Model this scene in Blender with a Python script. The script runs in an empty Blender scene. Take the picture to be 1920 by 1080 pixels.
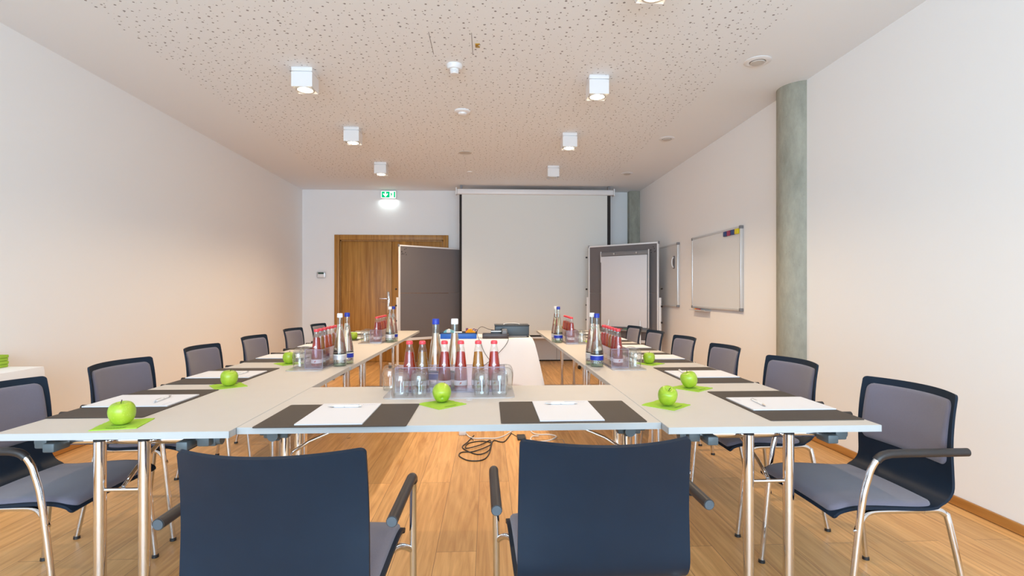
import bpy, bmesh, math, random
from mathutils import Vector, Matrix
random.seed(7)
SC = bpy.context.scene
COL = SC.collection
PI = math.pi
CAM_H = 1.23

# ------------------------------------------------------------------ materials
def s2l(c):
    return tuple(((v/255)/12.92 if v/255 <= .04045 else ((v/255+.055)/1.055)**2.4) for v in c)

def new_mat(name):
    m = bpy.data.materials.new(name); m.use_nodes = True
    nt = m.node_tree; nt.nodes.clear()
    out = nt.nodes.new('ShaderNodeOutputMaterial')
    return m, nt, out

def N(nt, typ, **kw):
    n = nt.nodes.new(typ)
    for k, v in kw.items(): setattr(n, k, v)
    return n

def pbr(name, col, rough=.5, metal=0, spec=.5, noise=0, nscale=40, bump=0, bscale=200, coat=0, sheen=0):
    m, nt, out = new_mat(name)
    b = N(nt, 'ShaderNodeBsdfPrincipled')
    b.inputs['Base Color'].default_value = (*col, 1)
    b.inputs['Roughness'].default_value = rough
    b.inputs['Metallic'].default_value = metal
    b.inputs['Specular IOR Level'].default_value = spec
    b.inputs['Coat Weight'].default_value = coat
    b.inputs['Sheen Weight'].default_value = sheen
    tc = N(nt, 'ShaderNodeTexCoord')
    if noise:
        no = N(nt, 'ShaderNodeTexNoise'); no.inputs['Scale'].default_value = nscale; no.inputs['Detail'].default_value = 4
        nt.links.new(tc.outputs['Object'], no.inputs['Vector'])
        mx = N(nt, 'ShaderNodeMix', data_type='RGBA')
        mx.inputs['A'].default_value = (*[c*(1-noise) for c in col], 1)
        mx.inputs['B'].default_value = (*[min(1, c*(1+noise)) for c in col], 1)
        nt.links.new(no.outputs['Fac'], mx.inputs['Factor'])
        nt.links.new(mx.outputs['Result'], b.inputs['Base Color'])
    if bump:
        no2 = N(nt, 'ShaderNodeTexNoise'); no2.inputs['Scale'].default_value = bscale
        nt.links.new(tc.outputs['Object'], no2.inputs['Vector'])
        bp = N(nt, 'ShaderNodeBump'); bp.inputs['Strength'].default_value = bump; bp.inputs['Distance'].default_value = .002
        nt.links.new(no2.outputs['Fac'], bp.inputs['Height'])
        nt.links.new(bp.outputs['Normal'], b.inputs['Normal'])
    nt.links.new(b.outputs[0], out.inputs[0])
    return m

def emit(name, col, strength):
    m, nt, out = new_mat(name)
    e = N(nt, 'ShaderNodeEmission'); e.inputs[0].default_value = (*col, 1); e.inputs[1].default_value = strength
    nt.links.new(e.outputs[0], out.inputs[0]); return m

def clear(name, tint=(1, 1, 1), ior=1.5, body=0.0, bodycol=(.8, .8, .8), boost=1.0, rough=.02):
    """thin clear sheet: transparent + fresnel gloss, with a little body scatter"""
    m, nt, out = new_mat(name)
    tr = N(nt, 'ShaderNodeBsdfTransparent'); tr.inputs[0].default_value = (*tint, 1)
    gl = N(nt, 'ShaderNodeBsdfGlossy'); gl.inputs['Roughness'].default_value = rough
    fr = N(nt, 'ShaderNodeLayerWeight'); pw = N(nt, 'ShaderNodeMath', operation='POWER'); pw.inputs[1].default_value = 3.5
    nt.links.new(fr.outputs['Facing'], pw.inputs[0])
    ma = N(nt, 'ShaderNodeMath', operation='MULTIPLY_ADD'); ma.inputs[1].default_value = .5*boost; ma.inputs[2].default_value = .045*boost; ma.use_clamp = True
    mx = N(nt, 'ShaderNodeMixShader')
    nt.links.new(pw.outputs[0], ma.inputs[0]); nt.links.new(ma.outputs[0], mx.inputs[0])
    nt.links.new(gl.outputs[0], mx.inputs[2])
    if body:
        df = N(nt, 'ShaderNodeBsdfDiffuse'); df.inputs[0].default_value = (*bodycol, 1)
        m2 = N(nt, 'ShaderNodeMixShader'); m2.inputs[0].default_value = body
        nt.links.new(tr.outputs[0], m2.inputs[1]); nt.links.new(df.outputs[0], m2.inputs[2])
        nt.links.new(m2.outputs[0], mx.inputs[1])
    else:
        nt.links.new(tr.outputs[0], mx.inputs[1])
    nt.links.new(mx.outputs[0], out.inputs[0]); return m

def solid_glass(name, col, ior=1.4, rough=0.0):
    m, nt, out = new_mat(name)
    b = N(nt, 'ShaderNodeBsdfPrincipled')
    b.inputs['Base Color'].default_value = (*col, 1); b.inputs['Transmission Weight'].default_value = 1
    b.inputs['IOR'].default_value = ior; b.inputs['Roughness'].default_value = rough
    nt.links.new(b.outputs[0], out.inputs[0]); return m

def liquid(name, col, k=.45):
    """coloured juice: half see-through tint, half soft scatter of the same colour"""
    m, nt, out = new_mat(name)
    tr = N(nt, 'ShaderNodeBsdfTransparent'); tr.inputs[0].default_value = (*[min(1, c*1.5) for c in col], 1)
    df = N(nt, 'ShaderNodeBsdfDiffuse'); df.inputs[0].default_value = (*col, 1)
    tl = N(nt, 'ShaderNodeBsdfTranslucent'); tl.inputs[0].default_value = (*col, 1)
    a = N(nt, 'ShaderNodeMixShader'); a.inputs[0].default_value = .5
    nt.links.new(df.outputs[0], a.inputs[1]); nt.links.new(tl.outputs[0], a.inputs[2])
    mx = N(nt, 'ShaderNodeMixShader'); mx.inputs[0].default_value = k
    nt.links.new(tr.outputs[0], mx.inputs[1]); nt.links.new(a.outputs[0], mx.inputs[2])
    nt.links.new(mx.outputs[0], out.inputs[0]); return m

def wood_mat(name, c1, c2, axis=2, scale=9, rough=.45):
    m, nt, out = new_mat(name)
    b = N(nt, 'ShaderNodeBsdfPrincipled'); b.inputs['Roughness'].default_value = rough
    tc = N(nt, 'ShaderNodeTexCoord'); mp = N(nt, 'ShaderNodeMapping')
    sc = [scale*3]*3; sc[axis] = scale*.16; mp.inputs['Scale'].default_value = sc
    no = N(nt, 'ShaderNodeTexNoise'); no.inputs['Scale'].default_value = 1; no.inputs['Detail'].default_value = 6
    no.inputs['Distortion'].default_value = .6
    cr = N(nt, 'ShaderNodeValToRGB')
    cr.color_ramp.elements[0].color = (*c1, 1); cr.color_ramp.elements[1].color = (*c2, 1)
    cr.color_ramp.elements[0].position = .3; cr.color_ramp.elements[1].position = .7
    nt.links.new(tc.outputs['Object'], mp.inputs[0]); nt.links.new(mp.outputs[0], no.inputs['Vector'])
    nt.links.new(no.outputs['Fac'], cr.inputs[0]); nt.links.new(cr.outputs[0], b.inputs['Base Color'])
    nt.links.new(b.outputs[0], out.inputs[0]); return m

def floor_mat():
    m, nt, out = new_mat('oak_plank_floor')
    L = nt.links.new
    b = N(nt, 'ShaderNodeBsdfPrincipled')
    tc = N(nt, 'ShaderNodeTexCoord')
    mp = N(nt, 'ShaderNodeMapping'); mp.inputs['Rotation'].default_value = (0, 0, PI/2); mp.inputs['Location'].default_value = (.37, .055, 0)
    L(tc.outputs['Object'], mp.inputs[0])
    br = N(nt, 'ShaderNodeTexBrick'); br.offset = .43; br.offset_frequency = 2; br.squash = 1
    br.inputs['Scale'].default_value = 1; br.inputs['Brick Width'].default_value = 2.1; br.inputs['Row Height'].default_value = .19
    br.inputs['Mortar Size'].default_value = .0012; br.inputs['Mortar Smooth'].default_value = .2; br.inputs['Bias'].default_value = 0
    br.inputs['Color1'].default_value = (0, 0, 0, 1); br.inputs['Color2'].default_value = (1, 1, 1, 1); br.inputs['Mortar'].default_value = (.5, .5, .5, 1)
    L(mp.outputs[0], br.inputs['Vector'])
    # per-plank offset of the grain
    mg = N(nt, 'ShaderNodeMapping'); mg.inputs['Scale'].default_value = (26, 1.5, 1)
    L(tc.outputs['Object'], mg.inputs[0])
    va = N(nt, 'ShaderNodeVectorMath', operation='MULTIPLY_ADD')
    va.inputs[1].default_value = (1, 1, 1)
    sc = N(nt, 'ShaderNodeVectorMath', operation='SCALE'); sc.inputs['Scale'].default_value = 37
    L(br.outputs['Color'], sc.inputs[0]); L(mg.outputs[0], va.inputs[0]); L(sc.outputs[0], va.inputs[2])
    gr = N(nt, 'ShaderNodeTexNoise'); gr.inputs['Scale'].default_value = 1; gr.inputs['Detail'].default_value = 7; gr.inputs['Roughness'].default_value = .6
    gr.inputs['Distortion'].default_value = 1.2
    L(va.outputs[0], gr.inputs['Vector'])
    cr = N(nt, 'ShaderNodeValToRGB')
    e = cr.color_ramp.elements; e[0].position = .25; e[0].color = (*s2l((186, 134, 78)), 1); e[1].position = .72; e[1].color = (*s2l((232, 184, 122)), 1)
    L(gr.outputs['Fac'], cr.inputs[0])
    hs = N(nt, 'ShaderNodeHueSaturation')
    mr = N(nt, 'ShaderNodeMapRange'); mr.inputs['To Min'].default_value = .86; mr.inputs['To Max'].default_value = 1.12
    L(br.outputs['Color'], mr.inputs['Value']); L(mr.outputs[0], hs.inputs['Value']); L(cr.outputs[0], hs.inputs['Color'])
    # cathedral rings
    wv = N(nt, 'ShaderNodeTexWave', wave_type='RINGS', rings_direction='Z'); wv.inputs['Scale'].default_value = .8; wv.inputs['Distortion'].default_value = 4
    wv.inputs['Detail'].default_value = 3; wv.inputs['Detail Scale'].default_value = .6
    mw = N(nt, 'ShaderNodeMapping'); mw.inputs['Scale'].default_value = (14, 1.1, 1)
    vb = N(nt, 'ShaderNodeVectorMath', operation='ADD')
    L(tc.outputs['Object'], mw.inputs[0]); L(mw.outputs[0], vb.inputs[0]); L(sc.outputs[0], vb.inputs[1]); L(vb.outputs[0], wv.inputs['Vector'])
    mx0 = N(nt, 'ShaderNodeMix', data_type='RGBA', blend_type='MULTIPLY')
    wr = N(nt, 'ShaderNodeMapRange'); wr.inputs['To Min'].default_value = 0; wr.inputs['To Max'].default_value = .10
    L(wv.outputs['Fac'], wr.inputs['Value']); L(wr.outputs[0], mx0.inputs['Factor'])
    L(hs.outputs[0], mx0.inputs['A']); mx0.inputs['B'].default_value = (*s2l((190, 140, 90)), 1)
    # knots
    vo = N(nt, 'ShaderNodeTexVoronoi'); vo.inputs['Scale'].default_value = 2.1
    mk = N(nt, 'ShaderNodeMapping'); mk.inputs['Scale'].default_value = (1.4, .8, 1)
    L(tc.outputs['Object'], mk.inputs[0])
    nk = N(nt, 'ShaderNodeTexNoise'); nk.inputs['Scale'].default_value = 25
    ak = N(nt, 'ShaderNodeVectorMath', operation='MULTIPLY_ADD'); ak.inputs[1].default_value = (.05, .05, 0)
    L(tc.outputs['Object'], nk.inputs['Vector']); L(nk.outputs['Color'], ak.inputs[0]); L(mk.outputs[0], ak.inputs[2]); L(ak.outputs[0], vo.inputs['Vector'])
    kr = N(nt, 'ShaderNodeMapRange'); kr.inputs['From Min'].default_value = .02; kr.inputs['From Max'].default_value = .06
    kr.inputs['To Min'].default_value = .75; kr.inputs['To Max'].default_value = 0
    L(vo.outputs['Distance'], kr.inputs['Value'])
    mx1 = N(nt, 'ShaderNodeMix', data_type='RGBA'); mx1.inputs['B'].default_value = (*s2l((92, 66, 48)), 1)
    L(kr.outputs[0], mx1.inputs['Factor']); L(mx0.outputs['Result'], mx1.inputs['A'])
    mx2 = N(nt, 'ShaderNodeMix', data_type='RGBA'); mx2.inputs['B'].default_value = (*s2l((120, 84, 50)), 1)
    L(br.outputs['Fac'], mx2.inputs['Factor']); L(mx1.outputs['Result'], mx2.inputs['A'])
    L(mx2.outputs['Result'], b.inputs['Base Color'])
    b.inputs['Roughness'].default_value = .42; b.inputs['Specular IOR Level'].default_value = .45
    bp = N(nt, 'ShaderNodeBump'); bp.inputs['Strength'].default_value = .12; bp.inputs['Distance'].default_value = .002
    L(gr.outputs['Fac'], bp.inputs['Height']); L(bp.outputs[0], b.inputs['Normal'])
    L(b.outputs[0], out.inputs[0]); return m

def ceiling_mat():
    m, nt, out = new_mat('perforated_plaster_ceiling')
    L = nt.links.new
    b = N(nt, 'ShaderNodeBsdfPrincipled'); b.inputs['Roughness'].default_value = .85; b.inputs['Specular IOR Level'].default_value = .2
    tc = N(nt, 'ShaderNodeTexCoord'); sp = N(nt, 'ShaderNodeSeparateXYZ'); L(tc.outputs['Object'], sp.inputs[0])
    flat = N(nt, 'ShaderNodeVectorMath', operation='MULTIPLY'); flat.inputs[1].default_value = (1, 1, 0); L(tc.outputs['Object'], flat.inputs[0])
    def dots(scale, r0, r1, off):
        ad = N(nt, 'ShaderNodeVectorMath', operation='ADD'); ad.inputs[1].default_value = (off, off*.7, 0); L(flat.outputs[0], ad.inputs[0])
        v = N(nt, 'ShaderNodeTexVoronoi', voronoi_dimensions='2D'); v.inputs['Scale'].default_value = scale; v.inputs['Randomness'].default_value = .75
        L(ad.outputs[0], v.inputs['Vector'])
        sc = N(nt, 'ShaderNodeSeparateColor'); L(v.outputs['Color'], sc.inputs[0])
        mr = N(nt, 'ShaderNodeMapRange'); mr.inputs['To Min'].default_value = r0*scale; mr.inputs['To Max'].default_value = r1*scale
        L(sc.outputs[0], mr.inputs['Value'])
        lt = N(nt, 'ShaderNodeMath', operation='LESS_THAN'); L(v.outputs['Distance'], lt.inputs[0]); L(mr.outputs[0], lt.inputs[1])
        return lt
    d1 = dots(1/.072, .0035, .0085, 0); d2 = dots(1/.058, .0, .0045, 3.3)
    mxx = N(nt, 'ShaderNodeMath', operation='MAXIMUM'); L(d1.outputs[0], mxx.inputs[0]); L(d2.outputs[0], mxx.inputs[1])
    def cmp(sock, op, val):
        n = N(nt, 'ShaderNodeMath', operation=op); L(sock, n.inputs[0]); n.inputs[1].default_value = val; return n
    f = mxx
    for n in (cmp(sp.outputs[0], 'GREATER_THAN', -2.5), cmp(sp.outputs[0], 'LESS_THAN', 1.95), cmp(sp.outputs[1], 'LESS_THAN', 8.3)):
        mu = N(nt, 'ShaderNodeMath', operation='MULTIPLY'); L(f.outputs[0], mu.inputs[0]); L(n.outputs[0], mu.inputs[1]); f = mu
    mx = N(nt, 'ShaderNodeMix', data_type='RGBA'); mx.inputs['A'].default_value = (.83, .862, .90, 1); mx.inputs['B'].default_value = (.27, .26, .27, 1)
    L(f.outputs[0], mx.inputs['Factor']); L(mx.outputs['Result'], b.inputs['Base Color'])
    L(b.outputs[0], out.inputs[0]); return m

def concrete_mat():
    m, nt, out = new_mat('concrete')
    L = nt.links.new
    b = N(nt, 'ShaderNodeBsdfPrincipled'); b.inputs['Roughness'].default_value = .7
    tc = N(nt, 'ShaderNodeTexCoord')
    n1 = N(nt, 'ShaderNodeTexNoise'); n1.inputs['Scale'].default_value = 3.5; n1.inputs['Detail'].default_value = 8; n1.inputs['Roughness'].default_value = .7
    mp = N(nt, 'ShaderNodeMapping'); mp.inputs['Scale'].default_value = (2, 2, .8); L(tc.outputs['Object'], mp.inputs[0]); L(mp.outputs[0], n1.inputs['Vector'])
    cr = N(nt, 'ShaderNodeValToRGB'); e = cr.color_ramp.elements
    e[0].position = .3; e[0].color = (*s2l((134, 134, 122)), 1); e[1].position = .7; e[1].color = (*s2l((172, 170, 156)), 1)
    L(n1.outputs['Fac'], cr.inputs[0])
    v = N(nt, 'ShaderNodeTexVoronoi'); v.inputs['Scale'].default_value = 16; L(tc.outputs['Object'], v.inputs['Vector'])
    mr = N(nt, 'ShaderNodeMapRange'); mr.inputs['From Min'].default_value = .03; mr.inputs['From Max'].default_value = .08; mr.inputs['To Min'].default_value = .5; mr.inputs['To Max'].default_value = 0
    L(v.outputs['Distance'], mr.inputs['Value'])
    mx = N(nt, 'ShaderNodeMix', data_type='RGBA'); mx.inputs['B'].default_value = (.16, .155, .14, 1)
    L(mr.outputs[0], mx.inputs['Factor']); L(cr.outputs[0], mx.inputs['A']); L(mx.outputs['Result'], b.inputs['Base Color'])
    L(b.outputs[0], out.inputs[0]); return m

def apple_mat():
    m, nt, out = new_mat('green_apple_skin')
    L = nt.links.new
    b = N(nt, 'ShaderNodeBsdfPrincipled'); b.inputs['Roughness'].default_value = .28; b.inputs['Subsurface Weight'].default_value = .0
    tc = N(nt, 'ShaderNodeTexCoord')
    n1 = N(nt, 'ShaderNodeTexNoise'); n1.inputs['Scale'].default_value = 14; n1.inputs['Detail'].default_value = 5
    mp = N(nt, 'ShaderNodeMapping'); mp.inputs['Scale'].default_value = (1, 1, .45); L(tc.outputs['Object'], mp.inputs[0]); L(mp.outputs[0], n1.inputs['Vector'])
    cr = N(nt, 'ShaderNodeValToRGB'); e = cr.color_ramp.elements
    e[0].position = .3; e[0].color = (*s2l((122, 164, 26)), 1); e[1].position = .75; e[1].color = (*s2l((176, 194, 58)), 1)
    L(n1.outputs['Fac'], cr.inputs[0])
    v = N(nt, 'ShaderNodeTexVoronoi'); v.inputs['Scale'].default_value = 130; L(tc.outputs['Object'], v.inputs['Vector'])
    mr = N(nt, 'ShaderNodeMapRange'); mr.inputs['From Min'].default_value = .1; mr.inputs['From Max'].default_value = .2; mr.inputs['To Min'].default_value = .5; mr.inputs['To Max'].default_value = 0
    L(v.outputs['Distance'], mr.inputs['Value'])
    mx = N(nt, 'ShaderNodeMix', data_type='RGBA'); mx.inputs['B'].default_value = (*s2l((215, 226, 120)), 1)
    L(mr.outputs[0], mx.inputs['Factor']); L(cr.outputs[0], mx.inputs['A']); L(mx.outputs['Result'], b.inputs['Base Color'])
    L(b.outputs[0], out.inputs[0]); return m

M = dict(
    wall=pbr('white_wall_paint', (.875, .872, .872), .8, spec=.2, bump=.05, bscale=60),
    floor=floor_mat(), ceil=ceiling_mat(), concrete=concrete_mat(), apple=apple_mat(),
    oak=wood_mat('oak_veneer', s2l((150, 98, 32)), s2l((196, 142, 66))),
    oakx=wood_mat('oak_veneer_lengthwise', s2l((160, 104, 44)), s2l((196, 142, 76)), axis=1),
    oak_h=wood_mat('oak_veneer_across', s2l((150, 96, 38)), s2l((186, 130, 66)), axis=0),
    lam=pbr('pale_laminate', (.56, .525, .485), .5, noise=.03, nscale=9),
    edge=pbr('white_edge_band', (.44, .46, .47), .5),
    chrome=pbr('chrome', (.74, .74, .76), .07, metal=1),
    steel=pbr('brushed_steel', (.62, .62, .63), .3, metal=1),
    alu=pbr('aluminium', (.72, .72, .72), .38, metal=.6),
    shell=pbr('anthracite_laminate', (.007, .016, .031), .5, spec=.20, noise=.12, nscale=14),
    pad=pbr('grey_violet_wool', (.150, .138, .176), .95, spec=.1, bump=.5, bscale=700, sheen=.3, noise=.08, nscale=300),
    black=pbr('black_plastic', (.018, .018, .02), .4),
    sleeve=pbr('dark_arm_sleeve', (.022, .018, .018), .42),
    bracket=pbr('grey_hinge_plastic', (.075, .10, .115), .42),
    deskpad=pbr('brown_grey_leather', (.060, .048, .040), .62, spec=.3, bump=.2, bscale=300, noise=.08, nscale=30),
    paper=pbr('white_paper', (.70, .70, .73), .85, spec=.1),
    ink=pbr('pale_ink', (.45, .45, .55), .8),
    pen_w=pbr('white_pen_plastic', (.83, .83, .84), .25),
    napkin=pbr('lime_napkin', s2l((158, 194, 70)), .9, spec=.1, bump=.4, bscale=180),
    napkin_ink=pbr('green_napkin_print', s2l((104, 140, 40)), .9),
    stem=pbr('apple_stem', (.05, .035, .02), .7),
    glass=clear('clear_glass', (.965, .975, .97), 1.5, boost=2.1),
    glass_g=clear('greenish_bottle_glass', (.93, .96, .94), 1.5, boost=1.5),
    base_g=clear('thick_bottle_base', (.80, .88, .80), 1.5, body=.12, bodycol=(.6, .75, .6), boost=1.4),
    acryl=clear('smoky_acrylic', (.93, .90, .94), 1.5, body=.06, bodycol=(.70, .64, .70), boost=1.3, rough=.08),
    acryl_edge=clear('acrylic_edge', (.75, .72, .80), 1.5, body=.45, bodycol=(.62, .57, .68), boost=1.3),
    tray=clear('clear_acrylic_tray', (.93, .91, .92), 1.5, body=.55, bodycol=(.80, .76, .75), boost=1.2),
    water=solid_glass('still_water', (.97, .98, .96), 1.33),
    red=liquid('red_juice', s2l((200, 62, 22))), amber=liquid('amber_juice', s2l((222, 124, 32))), yellow=liquid('yellow_juice', s2l((196, 154, 20))),
    cap_r=pbr('coral_red_cap', s2l((222, 66, 76)), .35), cap_b=pbr('blue_cap', s2l((24, 50, 160)), .35), cap_w=pbr('white_cap', (.78, .78, .78), .35),
    label=pbr('white_bottle_label', (.80, .79, .74), .6), label_b=pbr('blue_bottle_label', s2l((28, 52, 168)), .4), label_s=pbr('silver_bottle_label', (.68, .70, .74), .3, metal=.5),
    mark=pbr('red_bird_print', s2l((196, 78, 60)), .6), frost=pbr('white_glass_print', (.85, .85, .87), .5),
    cloth=pbr('white_table_linen', (.88, .87, .87), .9, spec=.1, bump=.15, bscale=500, sheen=.2),
    felt=pbr('grey_pin_felt', (.180, .162, .162), .95, spec=.1, bump=.3, bscale=600),
    white_m=pbr('white_lacquered_metal', (.80, .80, .81), .35), grey_m=pbr('grey_plastic', (.20, .20, .21), .4),
    fabric=pbr('projection_fabric', (.74, .75, .72), .9, spec=.1), border=pbr('black_screen_border', (.022, .018, .018), .8),
    wb=pbr('enamel_whiteboard', (.70, .71, .72), .16, spec=.6),
    proj=pbr('slate_blue_casing', (.055, .075, .095), .4), proj_d=pbr('dark_casing', (.03, .033, .036), .35),
    blue=pbr('blue_plastic_box', s2l((14, 88, 178)), .35), navy=pbr('navy_insert', (.02, .03, .06), .5), cyan=pbr('turquoise_plastic', s2l((110, 184, 190)), .4),
    orange=pbr('orange_sponge', s2l((246, 160, 20)), .9), purple=pbr('purple_plastic', s2l((120, 70, 110)), .5),
    redp=pbr('red_plastic', s2l((176, 62, 44)), .4), greenp=pbr('green_plastic', s2l((30, 120, 80)), .4), yel=pbr('yellow_plastic', s2l((228, 206, 20)), .4),
    magenta=pbr('magenta_plastic', s2l((150, 40, 80)), .4), navyp=pbr('dark_blue_plastic', s2l((30, 60, 120)), .4),
    brown=pbr('brown_tray_plastic', (.045, .03, .03), .35), brass=pbr('brass', (.55, .36, .06), .35, metal=.8),
    cable_w=pbr('white_cable_sheath', (.75, .73, .72), .5),
    lens=emit('halogen_lens', (1, .80, .52), 22), lens_off=pbr('unlit_lens', (.55, .54, .52), .2),
    exit_w=emit('backlit_white', (.9, 1, .97), 1.6), exit_g=emit('backlit_green', s2l((0, 190, 120)), 1.0),
    lcd=pbr('green_display', (.02, .07, .05), .2), darkgap=pbr('dark_gap', (.03, .025, .02), .9),
    pane=clear('window_pane', (.98, .99, 1), 1.5),
)

# ------------------------------------------------------------------ mesh helpers
def box(bm, x0, x1, y0, y1, z0, z1, bev=0, seg=2, mi=0):
    vs = [bm.verts.new(p) for p in ((x0,y0,z0),(x1,y0,z0),(x1,y1,z0),(x0,y1,z0),(x0,y0,z1),(x1,y0,z1),(x1,y1,z1),(x0,y1,z1))]
    fs = [bm.faces.new([vs[i] for i in f]) for f in ((3,2,1,0),(4,5,6,7),(0,1,5,4),(1,2,6,5),(2,3,7,6),(3,0,4,7))]
    for f in fs: f.material_index = mi
    if bev:
        es = list({e for f in fs for e in f.edges})
        r = bmesh.ops.bevel(bm, geom=es, offset=bev, segments=seg, affect='EDGES', profile=.5)
        for f in r['faces']: f.material_index = mi
    return vs

def catmull(pts, n=6):
    pts = [Vector(p) for p in pts]
    out = []
    P = [2*pts[0]-pts[1]] + pts + [2*pts[-1]-pts[-2]]
    for i in range(1, len(P)-2):
        a, b, c, d = P[i-1], P[i], P[i+1], P[i+2]
        for k in range(n):
            t = k/n
            out.append(.5*((2*b)+(c-a)*t+(2*a-5*b+4*c-d)*t*t+(3*b-a-3*c+d)*t**3))
    out.append(pts[-1]); return out

def tube(bm, pts, r, n=10, cap=True, smooth=0, mi=0):
    pts = [Vector(p) for p in pts]
    if smooth: pts = catmull(pts, smooth)
    rs = r if isinstance(r, (list, tuple)) else [r]*len(pts)
    rings = []; up = None
    for i, p in enumerate(pts):
        t = (pts[min(i+1, len(pts)-1)]-pts[max(i-1, 0)]).normalized()
        if up is None:
            up = Vector((0, 0, 1)) if abs(t.z) < .9 else Vector((1, 0, 0))
        a = (up - t*up.dot(t)).normalized(); up = a; b = t.cross(a)
        rings.append([bm.verts.new(p+(a*math.cos(2*PI*k/n)+b*math.sin(2*PI*k/n))*rs[i]) for k in range(n)])
    for i in range(len(rings)-1):
        for k in range(n):
            f = bm.faces.new((rings[i][k], rings[i][(k+1) % n], rings[i+1][(k+1) % n], rings[i+1][k])); f.material_index = mi
    if cap:
        bm.faces.new(list(reversed(rings[0]))).material_index = mi; bm.faces.new(rings[-1]).material_index = mi

def lathe(bm, prof, n=24, c=(0, 0, 0), mi=0, close=False):
    cx, cy, cz = c; rings = []
    for r, z in prof:
        if r < 1e-6: rings.append([bm.verts.new((cx, cy, cz+z))])
        else: rings.append([bm.verts.new((cx+r*math.cos(2*PI*k/n), cy+r*math.sin(2*PI*k/n), cz+z)) for k in range(n)])
    seq = list(zip(rings, rings[1:]))
    if close: seq.append((rings[-1], rings[0]))
    for A, B in seq:
        for k in range(n):
            k2 = (k+1) % n
            if len(A) == 1 and len(B) == 1: continue
            if len(A) == 1: f = bm.faces.new((A[0], B[k2], B[k]))
            elif len(B) == 1: f = bm.faces.new((A[k], A[k2], B[0]))
            else: f = bm.faces.new((A[k], A[k2], B[k2], B[k]))
            f.material_index = mi

def prism(bm, poly, y0, y1, mi=0):
    """polygon in x,z extruded along y"""
    a = [bm.verts.new((x, y0, z)) for x, z in poly]; b = [bm.verts.new((x, y1, z)) for x, z in poly]
    bm.faces.new(a).material_index = mi; bm.faces.new(list(reversed(b))).material_index = mi
    n = len(poly)
    for i in range(n):
        bm.faces.new((a[(i+1) % n], a[i], b[i], b[(i+1) % n])).material_index = mi

def xform(bm, mat): bmesh.ops.transform(bm, matrix=mat, verts=bm.verts)

def link(name, bm, mats, parent=None, ang=38):
    bmesh.ops.recalc_face_normals(bm, faces=bm.faces)
    for f in bm.faces: f.smooth = True
    for e in bm.edges:
        if len(e.link_faces) == 2 and e.calc_face_angle(0) > math.radians(ang): e.smooth = False
    me = bpy.data.meshes.new(name); bm.to_mesh(me); bm.free()
    if not isinstance(mats, (list, tuple)): mats = [mats]
    for m in mats: me.materials.append(m)
    o = bpy.data.objects.new(name, me); COL.objects.link(o)
    if parent: o.parent = parent
    return o

def B(): return bmesh.new()
def part(name, mats, parent, fn, ang=38):
    bm = B(); fn(bm); return link(name, bm, mats, parent, ang)
def tag(o, label, cat, group=None, kind=None):
    if label: o['label'] = label
    if cat: o['category'] = cat
    if group: o['group'] = group
    if kind: o['kind'] = kind
    return o
def thing(name, label, cat, loc=(0, 0, 0), rz=0, group=None):
    o = bpy.data.objects.new(name, None); COL.objects.link(o); o.location = loc; o.rotation_euler = (0, 0, rz)
    o.empty_display_size = .05
    return tag(o, label, cat, group)
def struct(name, mats, fn, parent=None):
    o = part(name, mats, parent, fn)
    if not parent: o['kind'] = 'structure'
    return o
def dup(root, loc, rz=0, label=None, group=None, scale=None):
    r = root.copy(); COL.objects.link(r); r.location = loc; r.rotation_euler = (0, 0, rz)
    if label: r['label'] = label
    if group: r['group'] = group
    if scale: r.scale = scale
    for ch in list(root.children):
        c = ch.copy(); COL.objects.link(c); c.parent = r
        for g in list(ch.children):
            d = g.copy(); COL.objects.link(d); d.parent = c
    return r
class Placer:
    """first use moves the prototype itself, later uses copy it"""
    def __init__(s, proto): s.p = proto; s.used = False
    def __call__(s, loc, rz, label, group=None, scale=None):
        if not s.used:
            s.used = True; o = s.p; o.location = loc; o.rotation_euler = (0, 0, rz); o['label'] = label
            if group: o['group'] = group
            if scale: o.scale = scale
            return o
        return dup(s.p, loc, rz, label, group, scale)

# ------------------------------------------------------------------ room
XL, XR, YB, YN, ZC = -3.25, 2.70, 9.25, -3.40, 3.03
struct('floor', M['floor'], lambda b: box(b, XL-.15, XR+.15, YN-.15, YB+.15, -.1, 0))
struct('ceiling', M['ceil'], lambda b: box(b, XL-.15, XR+.15, YN-.15, YB+.15, ZC, ZC+.1))
struct('wall_left', M['wall'], lambda b: box(b, XL-.12, XL, YN-.12, YB+.12, 0, ZC))
struct('wall_right', M['wall'], lambda b: box(b, XR, XR+.12, YN-.12, YB+.12, 0, ZC))
DX0, DX1, DZ = -2.60, -.79, 2.15       # door opening
def wb(b):
    box(b, XL, DX0, YB, YB+.12, 0, ZC); box(b, DX1, XR, YB, YB+.12, 0, ZC); box(b, DX0, DX1, YB, YB+.12, DZ, ZC)
struct('wall_back', M['wall'], wb)
def wn(b):
    box(b, XL, XR, YN-.12, YN, 2.86, ZC); box(b, XL, XL+.18, YN-.12, YN, 0, 2.86); box(b, XR-.18, XR, YN-.12, YN, 0, 2.86)
    box(b, XL+.18, XR-.18, YN-.12, YN, 0, .12)
struct('wall_near', M['wall'], wn)
W0, W1 = XL+.18, XR-.18
def wframe(b):
    xs = [W0+(W1-W0)*k/4 for k in range(5)]
    for x in xs: box(b, max(W0, x-.03), min(W1, x+.03), YN-.09, YN-.03, .12, 2.86)
    box(b, W0, W1, YN-.09, YN-.03, .12, .18); box(b, W0, W1, YN-.09, YN-.03, 2.80, 2.86)
wf = struct('window_1', M['grey_m'], wframe)
def wpanes(b):
    box(b, W0, W1, YN-.063, YN-.057, .18, 2.80)
struct('pane', M['pane'], wpanes, wf)
struct('baseboard_right', M['oakx'], lambda b: box(b, XR-.016, XR, YN, YB, .004, .056, .002))
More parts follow.
